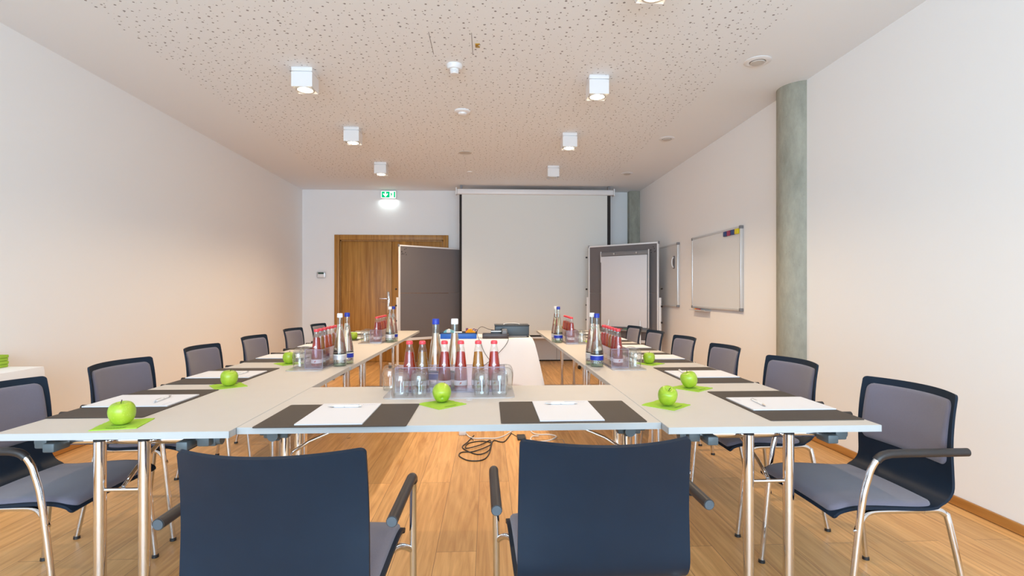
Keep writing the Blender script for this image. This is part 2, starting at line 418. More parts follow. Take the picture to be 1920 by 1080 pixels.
struct('baseboard_left', M['oakx'], lambda b: box(b, XL, XL+.016, YN, YB, .004, .056, .002))
struct('baseboard_back', M['darkgap'], lambda b: box(b, -.68, XR, YB-.008, YB, 0, .022))
def joints(b):
    for x in (.25, 1.23, 2.2): box(b, x-.0025, x+.0025, YB-.001, YB+.001, .022, ZC)
struct('trim_1', M['grey_m'], joints)
def ledge(b): box(b, -.66, 2.46, YB-.001, YB, 0, .6)
struct('column_round', M['concrete'], lambda b: lathe(b, [(0, 0), (.19, 0), (.19, ZC), (0, ZC)], 48, (2.755, 4.46, 0)))['label'] = 'round grey concrete column set into the right wall'
struct('column_corner', M['concrete'], lambda b: box(b, 2.51, XR, YB-.13, YB, 0, ZC))['label'] = 'narrow concrete pier in the back right corner'

# double door
def dframe(b):
    y0, y1 = YB-.03, YB+.1
    box(b, DX0-.09, DX0, y0, y1, 0, DZ+.09, .006); box(b, DX1, DX1+.09, y0, y1, 0, DZ+.09, .006)
    box(b, DX0, DX1, y0, y1, DZ, DZ+.09, .006)
    box(b, DX0, DX0+.02, YB+.015, y1, 0, DZ); box(b, DX1-.02, DX1, YB+.015, y1, 0, DZ); box(b, DX0, DX1, YB+.015, y1, DZ-.02, DZ)
door = struct('door_1', M['oak'], dframe); door['label'] = 'oak veneered double door in the back wall'
MX = -1.70
part('door_leaf', M['oak'], door, lambda b: box(b, DX0+.022, MX-.003, YB+.03, YB+.07, .006, DZ-.022, .002))
part('door_leaf', M['oak'], door, lambda b: box(b, MX+.003, DX1-.022, YB+.03, YB+.07, .006, DZ-.022, .002))
part('door_gap', M['darkgap'], door, lambda b: box(b, DX0+.02, DX1-.02, YB+.072, YB+.078, 0, DZ-.02))
def dh(b):
    x = MX-.06
    box(b, x-.02, x+.02, YB+.018, YB+.030, .86, 1.24, .005)
    tube(b, [(x, YB+.02, 1.115), (x, YB-.03, 1.115), (x-.02, YB-.035, 1.115), (x-.14, YB-.035, 1.118)], .0095, 10)
    tube(b, [(x, YB+.02, 1.0), (x, YB+.005, 1.0)], .014, 12)
part('door_handle', M['chrome'], door, dh)

# ------------------------------------------------------------------ ceiling fittings
def make_lamp(lit):
    t = thing('ceiling_spotlight', '', 'ceiling light')
    s = .082
    def body(b):
        box(b, -s, s, -s, s, -.030, 0, .0015); box(b, -s+.014, s-.014, -s+.014, s-.014, -.0375, -.030)
        # housing open at the bottom
        for x0, x1, y0, y1 in ((-s, -s+.004, -s, s), (s-.004, s, -s, s), (-s+.004, s-.004, -s, -s+.004), (-s+.004, s-.004, s-.004, s)):
            box(b, x0, x1, y0, y1, -.155, -.0375)
        box(b, -s+.004, s-.004, -s+.004, s-.004, -.060, -.0375)
    part('housing', M['white_m'], t, body)
    def ring(b): lathe(b, [(.056, -.150), (.062, -.156), (.074, -.156), (.076, -.150), (.070, -.120), (.055, -.120)], 32, close=True)
    part('reflector_ring', M['alu'], t, ring)
    def lens(b): lathe(b, [(0, -.164), (.03, -.162), (.048, -.157), (.056, -.150), (.056, -.140), (0, -.140)], 28)
    part('lens', M['lens'] if lit else M['lens_off'], t, lens)
    return t
lampP = Placer(make_lamp(True)); lamp_off = Placer(make_lamp(False))
lamps = [(-1.487, 4.30, 'lit white cube spotlight on the ceiling, nearest of the left row'), (-1.487, 5.80, 'lit white cube spotlight on the ceiling, middle of the left row'),
         (-1.49, 7.33, 'lit white cube spotlight on the ceiling, farthest of the left row, above the exit sign'),
         (.920, 4.34, 'lit white cube spotlight on the ceiling, second nearest of the right row'), (.925, 5.90, 'lit white cube spotlight on the ceiling, third of the right row'),
         (.93, 7.42, 'unlit white cube spotlight on the ceiling, farthest of the right row'),
         (.92, 2.84, 'lit white cube spotlight cut by the top edge of the photo')]
spots = [(-1.487, 2.80), (-1.487, 1.30), (.92, 1.30)]
for x, y, lb in lamps:
    if 'unlit' in lb: lamp_off((x, y, ZC), 0, lb, 'cube spotlights on the ceiling')
    else:
        lampP((x, y, ZC), 0, lb, 'cube spotlights on the ceiling'); spots.append((x, y))
SPOT_W = 70
for x, y in spots:
    ld = bpy.data.lights.new('spot_light', 'SPOT'); ld.energy = SPOT_W*(.27 if y < 3.5 else .85 if y < 5 else 1.2 if y < 6.5 else 1.35)*(1.35 if x > 0 else .92); ld.color = (1, .735, .46); ld.spot_size = math.radians(135); ld.spot_blend = .8; ld.shadow_soft_size = .02
    lo = bpy.data.objects.new('spot_light', ld); COL.objects.link(lo); lo.location = (x, y, ZC-.19)

t = thing('motion_detector', 'white round motion sensor on the ceiling with a small window', 'sensor', (-.266, 4.13, ZC))
part('base', M['white_m'], t, lambda b: lathe(b, [(0, 0), (.062, 0), (.062, -.018), (.05, -.035), (0, -.035)], 32))
part('sensor_head', M['white_m'], t, lambda b: lathe(b, [(0, -.035), (.036, -.035), (.036, -.052), (.03, -.072), (0, -.076)], 28))
part('sensor_window', M['wb'], t, lambda b: box(b, -.018, .018, -.038, -.030, -.066, -.046, .003))
t = thing('smoke_detector', 'flat white smoke detector on the ceiling behind the motion sensor', 'smoke detector', (-.254, 5.17, ZC))
part('base', M['white_m'], t, lambda b: lathe(b, [(0, 0), (.08, 0), (.08, -.012), (.066, -.022), (0, -.022)], 32))
part('cover', M['white_m'], t, lambda b: lathe(b, [(0, -.022), (.045, -.022), (.042, -.036), (.03, -.042), (0, -.042)], 28))
tag(part('ceiling_speaker', M['lam'], None, lambda b: lathe(b, [(0, 0), (.085, 0), (.085, -.006), (.072, -.008), (.07, -.004), (0, -.004)], 36)), 'large flat round disc in the ceiling ahead of the screen', 'speaker').location = (-.295, 6.71, ZC)
tag(part('ceiling_sensor', M['white_m'], None, lambda b: lathe(b, [(0, 0), (.04, 0), (.035, -.01), (0, -.012)], 24)), 'tiny round button on the ceiling, nearest to the screen', 'sensor').location = (-.27, 7.77, ZC)
def make_vent():
    t = thing('ceiling_vent', '', 'vent')
    part('rim', M['white_m'], t, lambda b: lathe(b, [(.055, 0), (.098, 0), (.10, -.004), (.075, -.014), (.06, -.010)], 36, close=True))
    part('gap_ring', M['darkgap'], t, lambda b: lathe(b, [(0, 0), (.062, 0), (.062, -.003), (0, -.003)], 36))
    part('disc', M['lam'], t, lambda b: lathe(b, [(0, -.004), (.048, -.004), (.056, -.012), (.05, -.018), (0, -.020)], 36))
    return t
vp = Placer(make_vent())
vp((2.097, 3.95, ZC), 0, 'round white ceiling vent beside the top of the round column', 'round vents on the ceiling margin')
vp((2.092, 5.99, ZC), 0, 'round white ceiling vent in the middle of the right margin', 'round vents on the ceiling margin', (.92,)*3)
vp((2.104, 7.77, ZC), 0, 'round white ceiling vent farthest back on the right margin', 'round vents on the ceiling margin', (.92,)*3)
t = thing('ceiling_hatch', 'perforated access flap in the ceiling with dark side seams', 'hatch', (0, 0, 0))
part('seam', M['grey_m'], t, lambda b: box(b, -.4125, -.4085, 3.61, 3.945, ZC-.0008, ZC+.001))
part('seam', M['grey_m'], t, lambda b: box(b, -.1165, -.1125, 3.61, 3.945, ZC-.0008, ZC+.001))
def latch(b): box(b, -.092, -.070, 3.76, 3.82, ZC-.004, ZC, .001); box(b, -.070, -.060, 3.76, 3.775, ZC-.004, ZC); box(b, -.070, -.060, 3.805, 3.82, ZC-.004, ZC)
part('brass_latch', M['brass'], t, latch)

# exit sign
t = thing('exit_sign', 'green and white backlit emergency exit sign above the wooden door', 'exit sign', (-1.745, YB, 2.945))
part('housing', M['white_m'], t, lambda b: box(b, -.135, .135, -.05, 0, -.068, .068, .004))
part('sign_panel', M['exit_w'], t, lambda b: box(b, -.125, .125, -.054, -.0505, -.058, .058))
def signg(b):
    y0, y1 = -.057, -.0545
    # green field around a downward arrow
    box(b, -.118, .022, y0, y1, -.052, .052)
    box(b, .092, .118, y0, y1, -.052, .052)
part('green_field', M['exit_g'], t, signg)
def arrow(b):
    y0, y1 = -.059, -.0572
    prism(b, [(-.062, .044), (-.040, .044), (-.040, -.004), (-.018, .020), (-.006, .008), (-.051, -.044), (-.096, .008), (-.084, .020), (-.062, -.004)], y0, y1)
part('arrow', M['exit_w'], t, arrow)
def runner(b):
    y0, y1 = -.059, -.0545
    lathe(b, [(0, -.001), (.009, -.001), (.009, .001), (0, .001)], 12, (.050, y0+.001, .036))
    prism(b, [(.040, .024), (.056, .024), (.062, .000), (.050, -.004), (.044, -.004)], y0, y1)
    prism(b, [(.050, -.002), (.062, .000), (.074, -.022), (.066, -.028)], y0, y1)
    prism(b, [(.044, -.004), (.054, -.006), (.044, -.034), (.030, -.044), (.030, -.036)], y0, y1)
    prism(b, [(.056, .022), (.076, .010), (.072, .004), (.056, .012)], y0, y1)
    prism(b, [(.040, .022), (.028, .004), (.034, .000), (.046, .014)], y0, y1)
part('running_figure', M['exit_g'], t, runner)
ld = bpy.data.lights.new('exit_light', 'AREA'); ld.shape = 'RECTANGLE'; ld.size = .24; ld.size_y = .03; ld.energy = .75; ld.color = (.85, 1, .97)
lo = bpy.data.objects.new('exit_light', ld); COL.objects.link(lo); lo.location = (-1.745, YB-.045, 2.868)

t = thing('thermostat', 'small wall control with a dark green display left of the door', 'thermostat', (-2.92, YB, 1.535))
part('housing', M['steel'], t, lambda b: box(b, -.07, .07, -.03, 0, -.05, .05, .005))
part('face_plate', M['white_m'], t, lambda b: box(b, -.058, .058, -.033, -.0305, -.042, .012))
part('display', M['lcd'], t, lambda b: box(b, -.045, .05, -.034, -.0305, .014, .042))

# ------------------------------------------------------------------ projection screen
t = thing('projection_screen', 'pulled-down white projection screen with black side borders', 'projection screen', (.805, 8.76, 0))
part('case', M['white_m'], t, lambda b: (box(b, -1.325, 1.325, -.05, .05, 2.875, 2.965, .018, 3)))
def caps(b): box(b, -1.345, -1.325, -.055, .055, 2.868, 2.985, .004); box(b, 1.325, 1.345, -.055, .055, 2.868, 2.985, .004)
part('end_cap', M['white_m'], t, lambda b: box(b, -1.345, -1.325, -.055, .055, 2.868, 2.985, .004))
part('end_cap', M['white_m'], t, lambda b: box(b, 1.325, 1.345, -.055, .055, 2.868, 2.985, .004))
def brk(s): return lambda b: (box(b, s*1.25-.02, s*1.25+.02, -.03, .03, 2.96, ZC), )
part('mounting_bracket', M['grey_m'], t, brk(-1)); part('mounting_bracket', M['grey_m'], t, brk(1))
part('fabric', M['fabric'], t, lambda b: box(b, -1.245, 1.225, -.0015, .0015, .505, 2.88))
def bord(b):
    box(b, -1.285, -1.245, -.002, .002, .475, 2.88); box(b, 1.225, 1.28, -.002, .002, .475, 2.88); box(b, -1.245, 1.225, -.002, .002, .475, .505)
part('black_border', M['border'], t, bord)
part('bottom_bar', M['white_m'], t, lambda b: box(b, -1.30, 1.295, -.014, .014, .445, .475, .005))

# ------------------------------------------------------------------ pin boards
def pinboard(label, p0, p1):
    a = Vector(p0); d = Vector(p1)-a; L = d.length; rz = math.atan2(d.y, d.x)
    t = thing('pin_board', label, 'pin board', (p0[0], p0[1], 0), rz, 'mobile grey pin boards')
    part('felt_panel', M['felt'], t, lambda b: (box(b, .02, L-.02, -.010, .010, .50, 1.213), box(b, .02, L-.02, -.010, .010, 1.217, 1.96)))
    def fr(b):
        box(b, 0, .022, -.016, .016, .46, 1.98, .003); box(b, L-.022, L, -.016, .016, .46, 1.98, .003)
        box(b, .022, L-.022, -.016, .016, 1.958, 1.98, .002); box(b, .022, L-.022, -.016, .016, .46, .502, .002)
    part('frame', M['white_m'], t, fr)
    for x in (0, L): part('corner_cap', M['grey_m'], t, lambda b: box(b, x-.006, x+.006+.0, -.02, .02, 1.95, 1.99, .003))
    for x, s in ((-.022, -1), (L+.022, 1)):
        lg = part('leg', M['white_m'], t, lambda b: (box(b, x-.016, x+.016, -.016, .016, .06, 1.15, .003), box(b, x-.016, x+.016, -.28, .28, .06, .095, .008)))
        for y in (-.25, .25):
            part('caster', M['black'], lg, lambda b: tube(b, [(x-.014, y, .03), (x+.014, y, .03)], .03, 18))
        for z in (1.02, .78, 1.28, 1.80) if (s < 0 and 'flip' in label) else (1.02, .78, 1.28):
            part('clamp_knob', M['black'], lg, lambda b: tube(b, [(x+s*.014, 0, z), (x+s*.036, 0, z)], .013, 14))
    def pins(b):
        for k in range(9):
            px, pz = (.04+random.random()*.13, 1.82+random.random()*.11)
            if label.startswith('grey pin board angled behind'): px = L-px
            tube(b, [(px, -.010, pz), (px, -.016, pz)], .006, 8)
    part('pins', M['darkgap'], t, pins)['kind'] = 'stuff'
    return t, rz, L
pinboard('grey pin board half hidden by the screen, standing before the door', (-1.405, 8.25), (-.452, 8.98))
_, rzR, LR = pinboard('grey pin board angled behind the flip chart on the right', (1.65, 8.42), (2.53, 7.59))
def inb(s, off):     # point along the right board, off metres in front of it
    d = Vector((math.cos(rzR), math.sin(rzR))); n = Vector((math.sin(rzR), -math.cos(rzR)))
    return Vector((1.65, 8.42))+d*s+n*off
p = inb(.70, .10)
t = thing('flip_chart', 'flip chart with blank white paper in front of the right pin board', 'flip chart', (p.x, p.y, 0), rzR)
fx = .40
part('back_board', M['grey_m'], t, lambda b: box(b, -fx, fx, -.005, .012, .66, 1.86, .004))
part('paper_pad', M['paper'], t, lambda b: box(b, -fx, fx-.02, -.022, -.0055, .70, 1.79, .001))
part('clamp_bar', M['grey_m'], t, lambda b: box(b, -fx, fx, -.03, -.005, 1.795, 1.85, .006))
for x in (-.16, .22): part('clamp_knob', M['steel'], t, lambda b: tube(b, [(x, -.03, 1.825), (x, -.045, 1.825)], .014, 14))
part('side_rod', M['white_m'], t, lambda b: box(b, -fx-.012, -fx, -.024, -.008, 1.70, 1.87, .002))
part('side_rod', M['white_m'], t, lambda b: box(b, fx, fx+.012, -.024, -.008, .70, 1.87, .002))
part('pen_tray', M['grey_m'], t, lambda b: (box(b, -fx, fx, -.07, -.005, .64, .65), box(b, -fx, fx, -.075, -.07, .64, .668)))
for x, y in ((-.34, -.16), (.34, -.16), (0, .28)):
    part('leg', M['alu'], t, lambda b: tube(b, [(x*.75, y*.1+.02, .9), (x, y+.02, .012)], .012, 10))
for x, mt, lb in ((-.24, 'paper', 'white marker on the flip chart tray, left of the red one'), (-.08, 'redp', 'red marker lying on the flip chart tray'), (.08, 'greenp', 'green marker lying on the flip chart tray')):
    q = Vector((p.x, p.y, .664))+Matrix.Rotation(rzR, 3, 'Z') @ Vector((x, -.045, 0))
    o = thing('marker', lb, 'marker', q, rzR, 'markers on the flip chart tray')
    part('barrel', M['pen_w'] if mt == 'paper' else M[mt], o, lambda b: tube(b, [(-.06, 0, 0), (.03, 0, 0)], .013, 12))
    part('cap', M['black'] if mt == 'paper' else M[mt], o, lambda b: tube(b, [(.03, 0, 0), (.062, 0, 0)], .0142, 12))

# ------------------------------------------------------------------ whiteboards on the right wall
def whiteboard(label, y0, y1, z0, z1):
    t = thing('whiteboard', label, 'whiteboard', (XR, 0, 0))
    part('writing_surface', M['wb'], t, lambda b: box(b, -.028, -.008, y0+.02, y1-.02, z0+.02, z1-.02))
    def fr(b):
        box(b, -.034, 0, y0+.02, y1-.02, z0, z0+.022, .003); box(b, -.034, 0, y0+.02, y1-.02, z1-.022, z1, .003)
        box(b, -.034, 0, y0, y0+.022, z0+.02, z1-.02, .003); box(b, -.034, 0, y1-.022, y1, z0+.02, z1-.02, .003)
    part('frame', M['alu'], t, fr)
    for y in (y0, y1):
        for z in (z0, z1):
            part('corner_cap', M['grey_m'], t, lambda b: box(b, -.038, 0, (y-.004 if y == y0 else y-.03), (y+.03 if y == y0 else y+.004), (z-.004 if z == z0 else z-.03), (z+.03 if z == z0 else z+.004), .004))
    return t
whiteboard('wall whiteboard nearer the round column, coloured magnets in its top corner', 5.37, 6.69, 1.03, 1.935)
whiteboard('wall whiteboard half hidden behind the right pin board', 7.20, 8.50, 1.02, 1.93)
for k, (mt, lb) in enumerate((('yel', 'yellow magnet on the wall whiteboard, nearest its corner'), ('navyp', 'dark blue magnet on the whiteboard beside the yellow one'), ('magenta', 'magenta magnet on the whiteboard between two blue ones'), ('navyp', 'blue magnet on the whiteboard, farthest from the corner'))):
    y = 5.44+k*.09
    tag(part('board_magnet', M[mt], None, lambda b: box(b, XR-.05, XR-.0285, y-.036, y+.036, 1.855-.0, 1.91, .004)), lb, 'magnet', 'magnets on the whiteboard')
t = thing('marker', 'orange-red marker lying under the far end of the near whiteboard', 'marker', (XR-.05, 6.45, 1.014))
part('pen_ledge', M['alu'], t, lambda b: box(b, -.03, .05, -.22, .22, -.016, -.0125, .001)) if False else None
part('barrel', M['redp'], t, lambda b: tube(b, [(0, -.07, 0), (0, .04, 0)], .010, 12)); part('cap', M['orange'], t, lambda b: tube(b, [(0, .04, 0), (0, .075, 0)], .011, 12))
tag(part('pen_ledge', M['alu'], None, lambda b: (box(b, XR-.075, XR, 6.18, 6.66, .998, 1.003), box(b, XR-.077, XR-.073, 6.18, 6.66, .998, 1.012))), 'thin metal pen ledge below the near whiteboard', 'ledge')
t = thing('board_eraser', 'grey curved eraser stuck on the far whiteboard', 'eraser', (XR-.03, 7.33, 1.66))
part('grip', M['white_m'], t, lambda b: tube(b, [(-.010, 0, -.075), (-.03, 0, -.045), (-.036, 0, 0), (-.03, 0, .045), (-.010, 0, .075)], .009, 10, smooth=4))
part('felt_sole', M['felt'], t, lambda b: box(b, -.014, 0.0, -.022, .022, -.09, .09, .003))

# ------------------------------------------------------------------ folding tables
TOP = .740
def make_table():
    t = thing('folding_table', '', 'table', (0, 0, 0), 0, 'pale folding tables set in a U')
    hx, hy = .40, .80
    part('tabletop', [M['lam'], M['edge']], t, lambda b: (box(b, -hx+.002, hx-.002, -hy+.002, hy-.002, .716, TOP, 0, mi=0),
        box(b, -hx, -hx+.002, -hy, hy, .716, TOP-.0005, mi=1), box(b, hx-.002, hx, -hy, hy, .716, TOP-.0005, mi=1),
        box(b, -hx, hx, -hy, -hy+.002, .716, TOP-.0005, mi=1), box(b, -hx, hx, hy-.002, hy, .716, TOP-.0005, mi=1)))
    for s in (-1, 1):
        y = s*(hy-.052)
        for x in (-.077, .077):
            lg = part('leg', M['chrome'], t, lambda b: tube(b, [(x, y, .045), (x, y, .698)], .0195, 20))
            part('leg_cap', M['black'], lg, lambda b: lathe(b, [(0, .698), (.020, .698), (.020, .703), (.014, .708), (0, .709)], 20, (x, y, 0)))
        yc = s*(hy-.10)
        def cross(b):
            tube(b, [(-.285, yc, .688), (.285, yc, .688)], .0155, 16)
            for x in (-.077, .077): tube(b, [(x, y, .688), (x, yc, .688)], .009, 10)
        part('cross_tube', M['chrome'], t, cross)
        part('link_bar', M['chrome'], t, lambda b: tube(b, [(-.062, y, .522), (.062, y, .522)], .007, 10))
        part('brace', M['chrome'], t, lambda b: (tube(b, [(0, y-s*.004, .53), (0, s*(hy-.13), .575), (0, s*(hy-.46), .712)], .008, 10), box(b, -.02, .02, min(s*(hy-.44), s*(hy-.50)), max(s*(hy-.44), s*(hy-.50)), .708, .716)))
        ft = part('foot_bar', M['chrome'], t, lambda b: tube(b, [(-.30, y, .026), (.30, y, .026)], .0195, 20))
        for x in (-.27, .27): part('foot_pad', M['black'], ft, lambda b: lathe(b, [(0, 0), (.016, 0), (.014, .012), (0, .012)], 14, (x, y, 0)))
        for sx in (-1, 1):
            x = sx*.282
            bk = part('hinge_bracket', M['bracket'], t, lambda b: (box(b, x-.022, x+.022, yc-.05, yc+.045, .672, .716, .006), box(b, x-.03, x+.03, yc-.02, yc+.02, .664, .70, .006),
                box(b, x-sx*.055-.02, x-sx*.055+.02, yc+s*.01, yc+s*.085, .668, .700, .005) if s > 0 else box(b, x-sx*.055-.02, x-sx*.055+.02, yc-.085, yc-.01, .668, .700, .005)))
            part('knob', M['bracket'], bk, lambda b: tube(b, [(x+sx*.03, yc, .688), (x+sx*.045, yc, .688)], .021, 20))
    return t
tp = Placer(make_table())
G = 'pale folding tables set in a U'
def lx(y): return -1.318+.0094*(y-1.87)
def rx(y): return 1.058-.0075*(y-1.85)
for k, (lb) in enumerate(('pale folding table at the near end of the left row', 'pale folding table in the middle of the left row', 'pale folding table at the far end of the left row')):
    y = 1.872+.80+k*1.602; tp((lx(y), y, 0), -.0094 if k else 0, lb, G)
for k, (lb) in enumerate(('pale folding table at the near end of the right row', 'pale folding table in the middle of the right row', 'pale folding table at the far end of the right row')):
    y = 1.850+.80+k*1.602; tp((rx(y), y, 0), .0075 if k else 0, lb, G)
tp((-.1293, 2.322, 0), PI/2, 'pale folding table across the front with six juice bottles on it', G, (1, .9755, 1))

# ------------------------------------------------------------------ armchairs
prof2 = catmull([(0, .262, .425), (0, .240, .445), (0, .18, .457), (0, .10, .456), (0, 0, .449), (0, -.09, .444), (0, -.15, .450), (0, -.188, .472), (0, -.208, .51), (0, -.220, .57), (0, -.237, .66), (0, -.266, .76), (0, -.300, .85)], 5)
arc = [0]
for i in range(1, len(prof2)): arc.append(arc[-1]+(prof2[i]-prof2[i-1]).length)
ARC = arc[-1]
def at_arc(s):
    s = max(0, min(ARC, s))
    for i in range(1, len(arc)):
        if arc[i] >= s:
            u = (s-arc[i-1])/(arc[i]-arc[i-1]); p = prof2[i-1].lerp(prof2[i], u)
            t = (prof2[min(i+1, len(prof2)-1)]-prof2[max(i-2, 0)]).normalized()
            return p, Vector((0, t.z, -t.y))
    return prof2[-1], Vector((0, 1, 0))
def half(s):     # half width along the shell
    u = s/ARC
    return .238-.012*u
def sheet(bm, s0, s1, inset, r, lo, hi, nu=18, nv=40, puff=False):
    grids = []
    for top in (0, 1):
        g = []
        for j in range(nv+1):
            v = j/nv
            # denser near ends
            v = .5-.5*math.cos(PI*v)
            s = s0+(s1-s0)*v
            d = min(s-s0, s1-s); w0 = half(s)-inset
            w = w0 if d >= r else w0-r+math.sqrt(max(0, r*r-(r-d)**2))
            w = max(w, .002)
            p, n = at_arc(s)
            c = max(0, (s-.50)/(ARC-.50)); curve = .074*c
            row = []
            for i in range(nu+1):
                u = -1+2*i/nu
                if puff: u = math.sin(u*PI/2)
                x = u*w; q = (x/.225)**2
                off = lo
                if top:
                    off = hi
                    if puff:
                        e = min(1, (w-abs(x))/.018, d/.018); e = max(0, e)
                        off = lo+(hi-lo)*math.sqrt(1-(1-e)**2)
                row.append(bm.verts.new((x, p.y+n.y*off+curve*q, p.z+n.z*off+(-.006*q if s < .42 else 0))))
            g.append(row)
        grids.append(g)
    A, Bt = grids
    for g, flip in ((A, 0), (Bt, 1)):
        for j in range(nv):
            for i in range(nu):
                f = [g[j][i], g[j][i+1], g[j+1][i+1], g[j+1][i]]
                bm.faces.new(f if flip else list(reversed(f)))
    for j in range(nv):
        bm.faces.new((A[j][0], A[j+1][0], Bt[j+1][0], Bt[j][0])); bm.faces.new((A[j+1][nu], A[j][nu], Bt[j][nu], Bt[j+1][nu]))
    for i in range(nu):
        bm.faces.new((A[0][i+1], A[0][i], Bt[0][i], Bt[0][i+1])); bm.faces.new((A[nv][i], A[nv][i+1], Bt[nv][i+1], Bt[nv][i]))
def make_chair():
    t = thing('armchair', '', 'chair')
    part('seat_shell', M['shell'], t, lambda b: sheet(b, 0, ARC, 0, .016, -.0055, .0055, 16, 84))
    part('seat_pad', M['pad'], t, lambda b: sheet(b, .012, .415, .012, .032, .0056, .020, 20, 26, True))
    part('back_pad', M['pad'], t, lambda b: sheet(b, .585, ARC-.030, .022, .030, .0056, .019, 20, 22, True))
    for s in (-1, 1):
        lg = part('leg', M['chrome'], t, lambda b: tube(b, [(s*.268, .237, .008), (s*.274, .19, .45), (s*.278, .165, .575), (s*.281, .150, .620), (s*.283, .128, .648), (s*.284, .095, .659), (s*.285, .04, .659)], .0115, 12, smooth=3))
        part('foot_cap', M['black'], lg, lambda b: lathe(b, [(0, 0), (.015, 0), (.014, .012), (.012, .014), (0, .014)], 14, (s*.268, .237, 0)))
        def arm(b):
            pts = catmull([(s*.282, .138, .638), (s*.283, .124, .651), (s*.284, .100, .659), (s*.285, .05, .662), (s*.285, -.205, .660)], 5)
            tube(b, pts, .0148, 14)
        am = part('armrest', M['sleeve'], t, arm)
        part('end_cap', M['proj'], am, lambda b: tube(b, [(s*.285, -.204, .660), (s*.285, -.207, .660)], .0125, 16))
        lg = part('leg', M['chrome'], t, lambda b: tube(b, [(s*.215, -.10, .428), (s*.216, -.15, .428), (s*.218, -.182, .412), (s*.224, -.196, .375), (s*.256, -.257, .008)], .0112, 12, smooth=3))
        part('foot_cap', M['black'], lg, lambda b: lathe(b, [(0, 0), (.015, 0), (.014, .012), (.012, .014), (0, .014)], 14, (s*.256, -.257, 0)))
    def frame(b):
        for s in (-1, 1):
            tube(b, [(s*.272, .205, .385), (s*.248, .165, .418), (s*.226, .12, .431), (s*.216, .05, .431), (s*.215, -.11, .428)], .0105, 10, smooth=3)
        tube(b, [(-.226, .12, .429), (.226, .12, .429)], .010, 10); tube(b, [(-.215, -.10, .427), (.215, -.10, .427)], .010, 10)
    part('seat_frame', M['chrome'], t, frame)
    return t
cp = Placer(make_chair())
ordn = ['nearest the camera', 'second from the camera', 'third from the camera', 'fourth from the camera', 'fifth from the camera', 'farthest from the camera']
LC = [(-1.785, 2.22, -1.0), (-1.780, 2.93, -3.5), (-1.785, 3.76, 0), (-1.790, 4.58, -1), (-1.800, 5.50, -2), (-1.79, 6.28, -2)]
RC = [(1.492, 2.05, 2.0), (1.480, 2.84, 3), (1.445, 3.60, 0), (1.440, 4.34, 1), (1.400, 5.00, 0), (1.388, 5.67, 1)]
for (x, y, a), w in zip(LC, ordn):
    cp((x, y, 0), -PI/2+math.radians(a), 'dark armchair with grey pads along the left row, '+w, 'armchairs around the tables')
for (x, y, a), w in zip(RC, ordn):
    cp((x, y, 0), PI/2+math.radians(a), 'dark armchair with grey pads along the right row, '+w, 'armchairs around the tables')
cp((-.520, 1.512, 0), math.radians(-1), 'armchair seen from behind in the foreground, left of the two', 'armchairs around the tables')
cp((.304, 1.566, 0), math.radians(1), 'armchair seen from behind in the foreground, right of the two', 'armchairs around the tables')

# ------------------------------------------------------------------ place settings
def pen_proto():
    t = thing('ballpoint_pen', '', 'pen')
    part('barrel', M['pen_w'], t, lambda b: tube(b, [(-.045, 0, .0052), (.055, 0, .0052)], .0052, 14))
    part('tip', M['steel'], t, lambda b: tube(b, [(-.074, 0, .0052), (-.060, 0, .0052), (-.045, 0, .0052)], [.0012, .0035, .0050], 12))
    part('push_button', M['steel'], t, lambda b: tube(b, [(.055, 0, .0052), (.068, 0, .0052)], .0032, 10))
    part('clip', M['steel'], t, lambda b: box(b, .012, .060, -.0015, .0015, .0104, .0118))
    part('grip_ring', M['steel'], t, lambda b: tube(b, [(-.005, 0, .0052), (-.001, 0, .0052)], .0056, 14))
    return t
penP = Placer(pen_proto())
def rbox(b, w, h, z0, z1, r=.01, n=4):
    pts = []
    for cx, cy, a0 in ((w/2-r, h/2-r, 0), (-w/2+r, h/2-r, PI/2), (-w/2+r, -h/2+r, PI), (w/2-r, -h/2+r, 1.5*PI)):
        for k in range(n+1):
            a = a0+PI/2*k/n; pts.append((cx+r*math.cos(a), cy+r*math.sin(a)))
    lo = [b.verts.new((x, y, z0)) for x, y in pts]; hi = [b.verts.new((x, y, z1)) for x, y in pts]
    b.faces.new(list(reversed(lo))); b.faces.new(hi)
    m = len(pts)
    for i in range(m): b.faces.new((lo[i], lo[(i+1) % m], hi[(i+1) % m], hi[i]))
def pad_thing(w, h):
    bm = B(); rbox(bm, w, h, 0, .0028, .008); o = link('desk_pad', bm, M['deskpad']); return tag(o, '', 'desk pad')
def note_thing(w, h):
    t = thing('notepad', '', 'notepad')
    part('sheets', M['paper'], t, lambda b: box(b, -w/2, w/2, -h/2, h/2, 0, .0042))
    def ink(b):
        # pale letterhead lines near the top right
        for k in range(2):
            x = w/2-.075
            while x < w/2-.02:
                l = random.uniform(.003, .009); box(b, x, x+l, h/2-.026-k*.008, h/2-.0235-k*.008, .0042, .00435); x += l+.003
    part('printed_header', M['ink'], t, ink)
    return t
padA = Placer(pad_thing(.552, .378)); padB = Placer(pad_thing(.58, .370))
noteA = Placer(note_thing(.246, .352))
ZP = TOP; ZN = TOP+.0029; ZPN = ZN+.0043
GP, GN, GE = 'dark desk pads on the tables', 'white notepads on desk pads', 'white ballpoint pens'
padA((-.575, 2.099, ZP), 0, 'brown-grey desk pad on the front table, left of the apple', GP)
noteA((-.586, 2.110, ZN), 0, 'white notepad on the front table, left of the apple', GN)
penP((-.598, 2.208, ZPN), 0, 'white ballpoint pen on the notepad left of the middle apple', GE)
padA((.325, 2.120, ZP), 0, 'brown-grey desk pad on the front table, right of the apple', GP)
noteA((.319, 2.124, ZN), 0, 'white notepad on the front table, right of the apple', GN)
penP((.316, 2.224, ZPN), 0, 'white ballpoint pen on the notepad right of the middle apple', GE)
